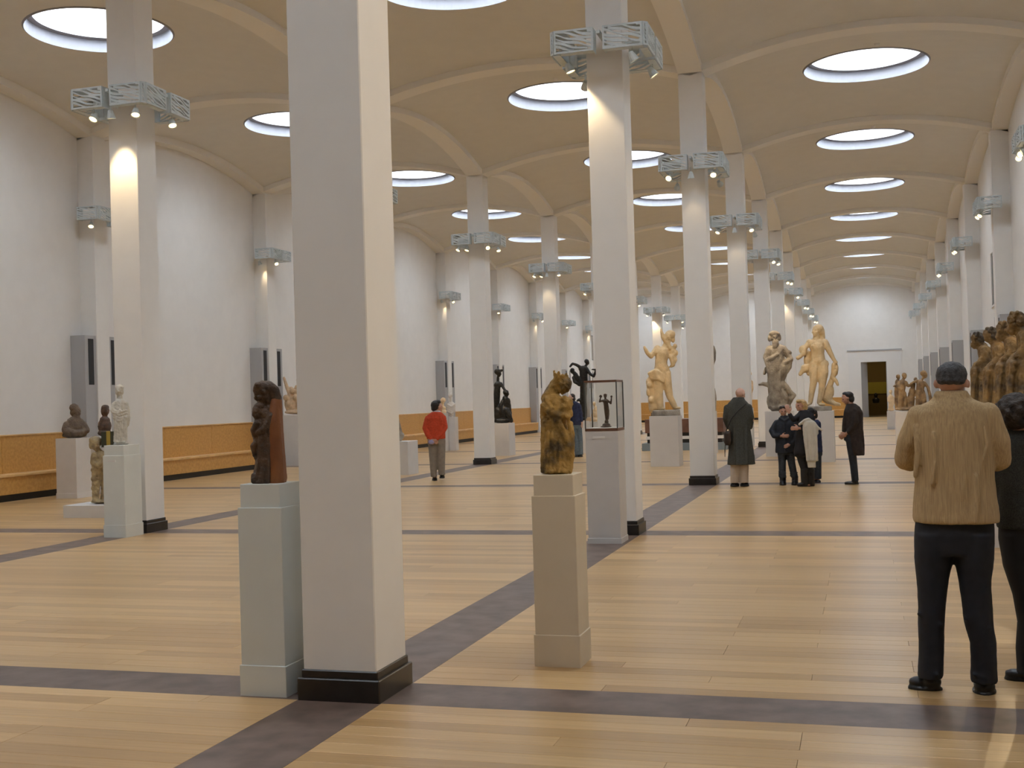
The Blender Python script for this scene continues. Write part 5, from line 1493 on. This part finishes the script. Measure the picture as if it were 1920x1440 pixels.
# ---------------------------------------------------------------- blond woman reaching towards the boy
f = Fig(1512, 912, at(1512, 912))
th = person(f, 'blonde woman in black reaching a hand to the boy')
g = f.sub()
g.tube((1505, 768, 4.6, 0), (1508, 776, 5.4, 0)).head(1501, 760, 22, -48, 2)
g.loft((1510, 778, 14, 8), (1509, 800, 14, 9), (1506, 830, 14, 9), (1505, 850, 14, 9)).tube((1497, 781, 4, -3), (1488, 785, 3.6, -9), (1484, 780, 3.2, -13), (1481, 773, 2.6, -14)).tube((1522, 783, 4, 0), (1520, 800, 3.6, -8), (1508, 803, 3, -14), (1499, 802, 2.5, -16))
g.hand(1481, 773, -2, -6, d=-14, dd=0, size=.95, side=1, curl=.7); g.hand(1499, 802, -5, 0, d=-16, dd=0, size=.95, side=1, curl=.8)
g.tube((1500, 850, 6.6, 0), (1507, 880, 4.4, 0), (1512, 905, 3.2, 0)).tube((1512, 850, 6.6, 2), (1517, 880, 4.4, 2), (1519, 905, 3.2, 2)).ell(1506, 909, 7, 2.6, 4).ell(1516, 909, 5, 2.6, 6)
g.finish('body', M['skin'], th, vox_m=0.0080, smooth=2)
g = f.sub()
g.loft((1507, 769, 7, 6.5), (1510, 774, 14, 8), (1511, 782, 17, 11), (1511, 800, 17, 12), (1508, 825, 16, 12), (1505, 842, 15.5, 12), (1504, 852, 15, 11))
g.tube((1499, 779, 5.4, -3), (1489, 786, 5, -9), (1485, 781, 4.4, -12), (1482, 776, 3.8, -13)).tube((1522, 782, 5.6, 0), (1521, 799, 5.2, -8), (1511, 803, 4.4, -13), (1504, 802, 3.8, -15))
g.ell(1520, 771, 7.5, 7, 8, d=3).ell(1514, 774, 8, 6, 9, d=4)
g.finish('coat', M['blackcoat'], th, vox_m=0.011, smooth=2, disp=0.012, dscale=0.10)
g = f.sub()
g.loft((1505, 840, 15, 10), (1504, 856, 14, 10)).loft((1500, 845, 9, 9), (1504, 866, 7.5, 8), (1510, 884, 7, 7.5), (1511, 892, 7, 7.5)).loft((1512, 845, 9, 9, 2), (1515, 866, 8, 8, 2), (1518, 884, 7, 7.5, 2), (1519, 892, 7, 7.5, 2))
g.finish('trousers', M['blacktrousers'], th, vox_m=0.011, smooth=2)
for x, d in ((1509, 0), (1519, 3)):
    g = f.sub(); g.loft((x + 1, 908, 7.5, 8, d), (x, 895, 7.5, 8, d), (x, 878, 8, 8.5, d)).ell(x - 6, 908, 9, 3.6, 6, d=d - 2).loft((x - 3, 912, 11, 7, d), (x - 3, 909, 11, 7, d)); g.finish('boot', M['shoe'], th, vox_m=0.011, smooth=1)
g = f.sub(); g.ell(1504, 757, 10, 9, 10, d=3).ell(1508, 763, 7.5, 8.5, 9, d=3).ell(1511, 768, 4.5, 5, 7, d=3).ell(1499, 752, 6, 4, 7, d=-3); g.finish('hair', M['blond'], th, vox_m=0.009, smooth=2, disp=0.006, dscale=0.03)
# cream coat carried over her arm
ga = empty('cream_coat', f.loc, f.rotz)
tag(ga, 'cream coat hanging over the arm of the blonde woman', 'coat')
g = f.sub()
g.tube((1500, 795, 2.6, -18), (1509, 788, 3, -20), (1516, 786, 3.2, -19), (1526, 793, 3, -18), (1533, 802, 2.6, -16), (1540, 807, 1.8, -14)).loft((1517, 790, 10, 5, -19), (1518, 800, 13, 5.5, -19), (1519, 815, 13, 5, -18), (1521, 840, 12, 4.5, -17), (1523, 864, 11, 4, -16))
g.loft((1521, 860, 8, 3.4, -16), (1522, 876, 7.5, 3.2, -15)).tube((1530, 800, 3, -17), (1532, 812, 2.4, -17))
for x in (1510, 1516, 1522, 1528):
    g.tube((x, 800, 1.5, -23), (x + 2, 830, 1.7, -22), (x + 3, 862, 1.8, -20))
g.finish('cloth', M['creamcloth'], ga, vox_m=0.010, smooth=2, disp=0.008, dscale=0.06)

# ---------------------------------------------------------------- child half hidden behind her
f = Fig(1531, 905, at(1531, 905))
th = person(f, 'child in blue jeans half hidden behind the blonde woman')
g = f.sub()
g.tube((1526, 783, 4, 4), (1527, 790, 4.4, 4)).head(1524, 777, 19, -60, 5, d=4).loft((1527, 792, 10, 6), (1528, 815, 11, 7), (1530, 845, 11, 7)).tube((1535, 795, 3.4, 0), (1535, 812, 3.2, 0), (1533, 828, 2.6, -2)).tube((1519, 795, 3.4, 4), (1517, 812, 3.2, 4), (1518, 828, 2.6, 2))
g.hand(1533, 828, -1, 5, d=-2, dd=0, size=.8); g.hand(1518, 828, 1, 5, d=2, dd=0, size=.8)
g.tube((1526, 845, 5.4, 0), (1527, 872, 3.8, 0), (1528, 899, 2.6, 0)).tube((1534, 845, 5.4, 0), (1534, 872, 3.8, 0), (1534, 899, 2.6, 0)).ell(1528, 902, 5, 2.4, 5).ell(1534, 902, 5, 2.4, 5)
g.finish('body', M['skin'], th, vox_m=0.0085, smooth=2)
g = f.sub(); g.loft((1527, 787, 7, 6), (1527, 792, 12, 8), (1528, 815, 12.5, 9), (1530, 848, 12.5, 9)).tube((1534, 794, 4.6, 0), (1534.5, 812, 4.3, 0), (1533, 824, 3.8, -2)).tube((1519, 795, 4.6, 4), (1517, 812, 4.3, 4), (1518, 824, 3.8, 2)); g.finish('jacket', M['bluejacket'], th, vox_m=0.012, smooth=2, disp=0.01)
g = f.sub(); g.loft((1530, 840, 12, 8), (1530, 854, 12, 8)).loft((1527, 848, 6.2, 7), (1528, 898, 5.6, 6)).loft((1534, 848, 6.2, 7), (1534.5, 898, 5.6, 6)); g.finish('trousers', M['jeansdark'], th, vox_m=0.011, smooth=2)
for x in (1528, 1534.5):
    g = f.sub(); g.ell(x - 1, 902, 5.4, 3, 6).loft((x - 1, 905, 5.6, 7), (x - 1, 902.5, 5.6, 7)); g.finish('shoe', M['shoe'], th, vox_m=0.010, smooth=1)
g = f.sub(); g.ell(1525.5, 774, 8, 7.5, 8.5, d=5).ell(1529, 779, 5, 7, 6, d=5); g.finish('hair', M['brownhair'], th, vox_m=0.010, smooth=1)

# ---------------------------------------------------------------- man in the dark brown coat, head bowed
f = Fig(1600, 908, at(1600, 908))
th = person(f, 'dark-haired man in a long brown coat, head bowed to the left')
g = f.sub()
g.tube((1594, 754, 5, 0), (1599, 764, 6, 0)).head(1589, 746, 23, -82, 22).loft((1600, 768, 11, 13), (1599, 790, 12, 14), (1597, 820, 12, 13)).tube((1601, 772, 4.4, -13), (1603, 792, 4.2, -15), (1595, 806, 3.6, -14), (1588, 812, 2.8, -12)).tube((1601, 772, 4.4, 13), (1603, 792, 4.2, 15), (1596, 806, 3.6, 13), (1588, 810, 2.8, 10))
g.hand(1588, 812, -4, 3, d=-12, dd=2, side=1); g.hand(1588, 810, -4, 3, d=10, dd=-2, side=-1)
g.tube((1594, 820, 7.5, -6), (1598, 862, 5, -5), (1603, 900, 3.4, -4)).tube((1595, 820, 7.5, 6), (1599, 862, 5, 5), (1604, 900, 3.4, 5)).ell(1597, 905, 10, 2.6, 5, d=-4).ell(1598, 905, 10, 2.6, 5, d=5)
g.finish('body', M['skin'], th, vox_m=0.0082, smooth=2)
g = f.sub()
g.loft((1596, 757, 8, 8), (1599, 763, 13, 13), (1600, 772, 17, 17), (1601, 788, 16.5, 18), (1600, 805, 15, 17), (1602, 820, 14, 16), (1605, 838, 13, 16), (1610, 854, 11, 15))
g.tube((1602, 771, 6, -13), (1604, 790, 6, -16), (1597, 803, 5, -15), (1591, 810, 4, -13)).tube((1602, 771, 6, 13), (1604, 790, 6, 16), (1597, 803, 5, 14), (1591, 808, 4, 11)).tube((1612, 775, 6, 0), (1612, 800, 6, 0), (1616, 830, 4.5, 0), (1618, 850, 3, 0)).tube((1588, 768, 4, -5), (1584, 790, 4, -6), (1583, 808, 3.4, -6))
g.finish('coat', M['browncoat'], th, vox_m=0.012, smooth=2, disp=0.012, dscale=0.10)
g = f.sub(); g.loft((1594, 800, 10, 12), (1594, 826, 11, 12)).loft((1593, 815, 8, 9, -5), (1596, 840, 7.6, 8, -5), (1600, 870, 6.6, 7, -4), (1603, 902, 6, 7, -4)).loft((1594, 815, 8, 9, 5), (1597, 840, 7.6, 8, 5), (1601, 870, 6.6, 7, 5), (1604, 902, 6, 7, 5)); g.finish('trousers', M['navyjacket'], th, vox_m=0.012, smooth=2)
for d in (-4, 5):
    g = f.sub(); g.ell(1594, 905, 11, 2.8, 5, d=d).ell(1603, 903, 6.5, 4, 5.5, d=d).loft((1597, 908, 13, 5.4, d), (1597, 905.5, 13, 5.4, d)); g.finish('shoe', M['shoe'], th, vox_m=0.010, smooth=1)
g = f.sub(); g.ell(1592, 741, 9.5, 7.5, 9.5).ell(1597, 748, 6, 8, 8.5).ell(1586, 738, 6, 4, 7); g.finish('hair', M['blackhair'], th, vox_m=0.009, smooth=2)

# ---------------------------------------------------------------- man in the red sweater, hands clasped behind
f = Fig(820, 901, at(820, 901))
th = person(f, 'man in orange-red sweater and grey trousers, hands behind his back')
g = f.sub()
g.tube((820, 768, 4.6, 0), (819, 776, 5, 0)).head(821, 763, 20, 112, -4).loft((817, 778, 14, 8), (817, 800, 14, 9), (818, 825, 13, 8)).tube((801, 786, 4, 0), (797, 803, 3.6, -3), (803, 818, 3, -10), (808, 824, 2.4, -12)).tube((833, 786, 4, 0), (835, 803, 3.6, -3), (826, 818, 3, -10), (817, 825, 2.4, -12))
g.hand(808, 824, 4, 2, d=-12, dd=0, side=1, size=1.0); g.hand(817, 825, -5, 1, d=-13, dd=0, side=-1, size=1.0)
g.tube((811, 825, 6.4, 0), (812, 860, 4.4, 0), (815, 893, 3, 0)).tube((826, 825, 6.4, 0), (827, 860, 4.4, 0), (829, 890, 3, 0)).ell(815, 897, 4.5, 3, 6, d=3).ell(829, 894, 5, 3, 6, d=3)
g.finish('body', M['skin'], th, vox_m=0.0088, smooth=2)
g = f.sub()
g.loft((818, 772, 8, 7), (817, 777, 15, 9), (816, 784, 19, 11), (816, 800, 19, 12), (817, 813, 18, 12), (818, 823, 17.5, 11.5)).tube((802, 784, 5.8, 0), (797, 802, 5.6, -3), (802, 815, 4.8, -9), (807, 821, 3.8, -11)).tube((831, 784, 5.8, 0), (834, 802, 5.6, -3), (827, 815, 4.8, -9), (820, 822, 3.8, -11))
g.finish('sweater', M['redsweater'], th, vox_m=0.012, smooth=2, disp=0.012, dscale=0.09)
g = f.sub(); g.loft((819, 770, 6.5, 6), (819, 776, 8.5, 7.6)); g.finish('shirt_collar', M['shirt'], th, vox_m=0.010, smooth=1)
g = f.sub(); g.loft((818, 816, 16.5, 10), (818, 832, 16.5, 10)).loft((811, 826, 9, 9), (812, 855, 7.6, 8), (813, 890, 5.8, 7), (814, 894, 6, 8)).loft((826, 826, 9.2, 9), (827, 855, 7.8, 8), (828, 887, 6.2, 7), (829, 891, 6.4, 8)); g.finish('trousers', M['greytrousers'], th, vox_m=0.012, smooth=2, disp=0.006)
for x, y in ((815, 897), (829, 893)):
    g = f.sub(); g.ell(x, y, 5, 3.4, 9, d=4).loft((x, y + 4, 5.2, 11, 4), (x, y + 1.5, 5.2, 11, 4)); g.finish('shoe', M['shoe'], th, vox_m=0.011, smooth=1)
g = f.sub(); g.ell(816.5, 760, 9.5, 10, 10).ell(814, 766, 6, 6, 8).ell(821, 754, 6, 4.5, 7); g.finish('hair', M['blackhair'], th, vox_m=0.010, smooth=1, disp=0.01, dscale=0.03)
g = f.sub(); g.ell(809, 828, 6, 4.6, 3, d=-13); M['purple'] = mat('purple_leaflet', (0.36, 0.33, 0.55), 0.7)
bk = empty('folded_cap', f.loc, f.rotz); tag(bk, 'small pale purple cap held behind the back of the red-sweatered man', 'cap')
g.finish('cloth', M['purple'], bk, vox_m=0.008, smooth=1)

# ---------------------------------------------------------------- man in the blue jacket behind the crowned Madonna
f = Fig(1081, 857, at(1081, 857))
th = person(f, 'man in navy blue jacket and jeans behind the crowned Madonna')
g = f.sub()
g.tube((1073, 751, 3.4, 0), (1075, 757, 3.8, 0)).head(1071, 746, 15, -55, 6).loft((1077, 758, 9.5, 6), (1079, 775, 10, 6.5), (1081, 800, 9.5, 6)).tube((1087, 763, 2.8, -3), (1090, 778, 2.6, -3), (1091, 792, 2.2, -4)).tube((1070, 763, 2.8, 0), (1067, 778, 2.6, -4), (1064, 786, 2.2, -8))
g.hand(1091, 792, -.5, 4, d=-4, dd=0, side=1); g.hand(1064, 786, -4, 0, d=-8, dd=-1, side=1)
g.tube((1077, 800, 4.4, 0), (1080, 828, 3, 0), (1083, 852, 2.2, 0)).tube((1085, 800, 4.4, 0), (1088, 828, 3, 0), (1089, 852, 2.2, 0)).ell(1082, 855, 4, 1.8, 4).ell(1089, 855, 4, 1.8, 4)
g.finish('body', M['skinpale'], th, vox_m=0.0095, smooth=2)
g = f.sub(); g.loft((1074, 752, 5, 5), (1077, 757, 11, 7), (1079, 772, 12, 8), (1081, 790, 11.5, 8), (1081, 797, 11.5, 8)).tube((1086, 762, 4.2, -3), (1089, 776, 4, -3), (1090.5, 789, 3.3, -4)).tube((1070, 762, 4, 0), (1067, 777, 3.8, -4), (1066, 784, 3.2, -7)); g.finish('jacket', M['bluejacket'], th, vox_m=0.014, smooth=2, disp=0.012)
g = f.sub(); g.loft((1081, 792, 10.5, 7), (1081, 804, 10.5, 7)).loft((1076.5, 798, 6, 6), (1080, 828, 5, 5.5), (1082.5, 853, 4.6, 5)).loft((1085, 798, 6, 6), (1088, 828, 5, 5.5), (1089, 853, 4.6, 5)); g.finish('trousers', M['jeans'], th, vox_m=0.013, smooth=2)
for x in (1081, 1088):
    g = f.sub(); g.ell(x, 854.5, 4.8, 2, 5).loft((x, 857, 5, 5.5), (x, 855, 5, 5.5)); g.finish('shoe', M['shoe'], th, vox_m=0.012, smooth=1)
g = f.sub(); g.ell(1073, 743, 6, 5.5, 6, d=1).ell(1076, 748, 3.6, 4.5, 5); g.finish('hair', M['brownhair'], th, vox_m=0.011, smooth=1)

# ================================================================== ROOM BEYOND THE DOOR: yellow panel and two dark busts
M['yellowpanel'] = mat('yellow_panel', (0.45, 0.36, 0.05), 0.8)
pn = MB().bbox(-1.1, 1.1, -0.04, 0.0, 0, 0.75, 0.004).build('wall_panel', M['yellowpanel'])
pn.location = (4.2, Y1 + 6.49, 1.35)
tag(pn, 'yellow wall panel glimpsed through the far doorway', 'panel')
sh_ = MB().bbox(-1.3, 1.3, -0.5, 0.0, 0, 0.75, 0.005).build('low_cabinet', M['ochre'])
sh_.location = (4.2, Y1 + 6.42, 0)
tag(sh_, 'low dark ochre cabinet beyond the far doorway', 'cabinet')
for i, x in enumerate((3.62, 4.55)):
    f = Fig(0, 0, (x, Y1 + 6.15, 0.75), K=30)
    th = thing('dark_bust', f, ('left' if i == 0 else 'right') + ' dark bust on the cabinet beyond the far doorway', 'bust')
    g = f.sub(); g.ellm((0, 0, .06), (.22, .14, .08)); g.ellm((0, 0, .2), (.24, .14, .16)); g.ellm((0, 0, .5), (.12, .13, .17)); g.tubem([(0, 0, .2), (0, 0, .4)], [.08, .07])
    g.finish('figure', M['bronze'], th, vox_m=0.03, smooth=1)
pl_d = bpy.data.lights.new('gallery_lamp', 'AREA'); pl_d.energy = 22; pl_d.size = 1.2; pl_d.color = (1, 0.8, 0.5)
pl_o = bpy.data.objects.new('gallery_lamp', pl_d); COL.objects.link(pl_o); pl_o.location = (3.6, Y1 + 4.5, 3.9)

# ================================================================== small smoke detectors on the vaults
V_, F_, s_ = lathe([(0.001, -0.05), (0.035, -0.045), (0.05, -0.02), (0.055, 0.0)], 12)
dm = bpy.data.meshes.new('smoke_detector'); dm.from_pydata(V_, [], F_); dm.materials.append(M['white']); dm.update()
for i, (xa, xb, k, nm_) in enumerate(((-W, 0, 2, 'nave'), (-W, 0, 3, 'nave'), (0, XRW, 3, 'right aisle'), (0, XRW, 4, 'right aisle'))):
    ya, yb = YK(k), YK(k + 1); cx_, cy_ = (xa + xb) / 2, (ya + yb) / 2
    y = cy_ - SKY_R - 0.35; v = (y - cy_) / ((yb - ya) / 2)
    o = data_obj('smoke_detector', dm, None, (cx_ + 0.2, y, ZS + 0.03 + RISE + (RISE - DIP) * (1 - v * v)))
    tag(o, 'tiny white smoke detector below the %s skylight of the %s' % (('nearest' if k == 2 else ORD[k - 1] + ' nearest'), nm_), 'smoke detector', 'smoke detectors on the vaults')
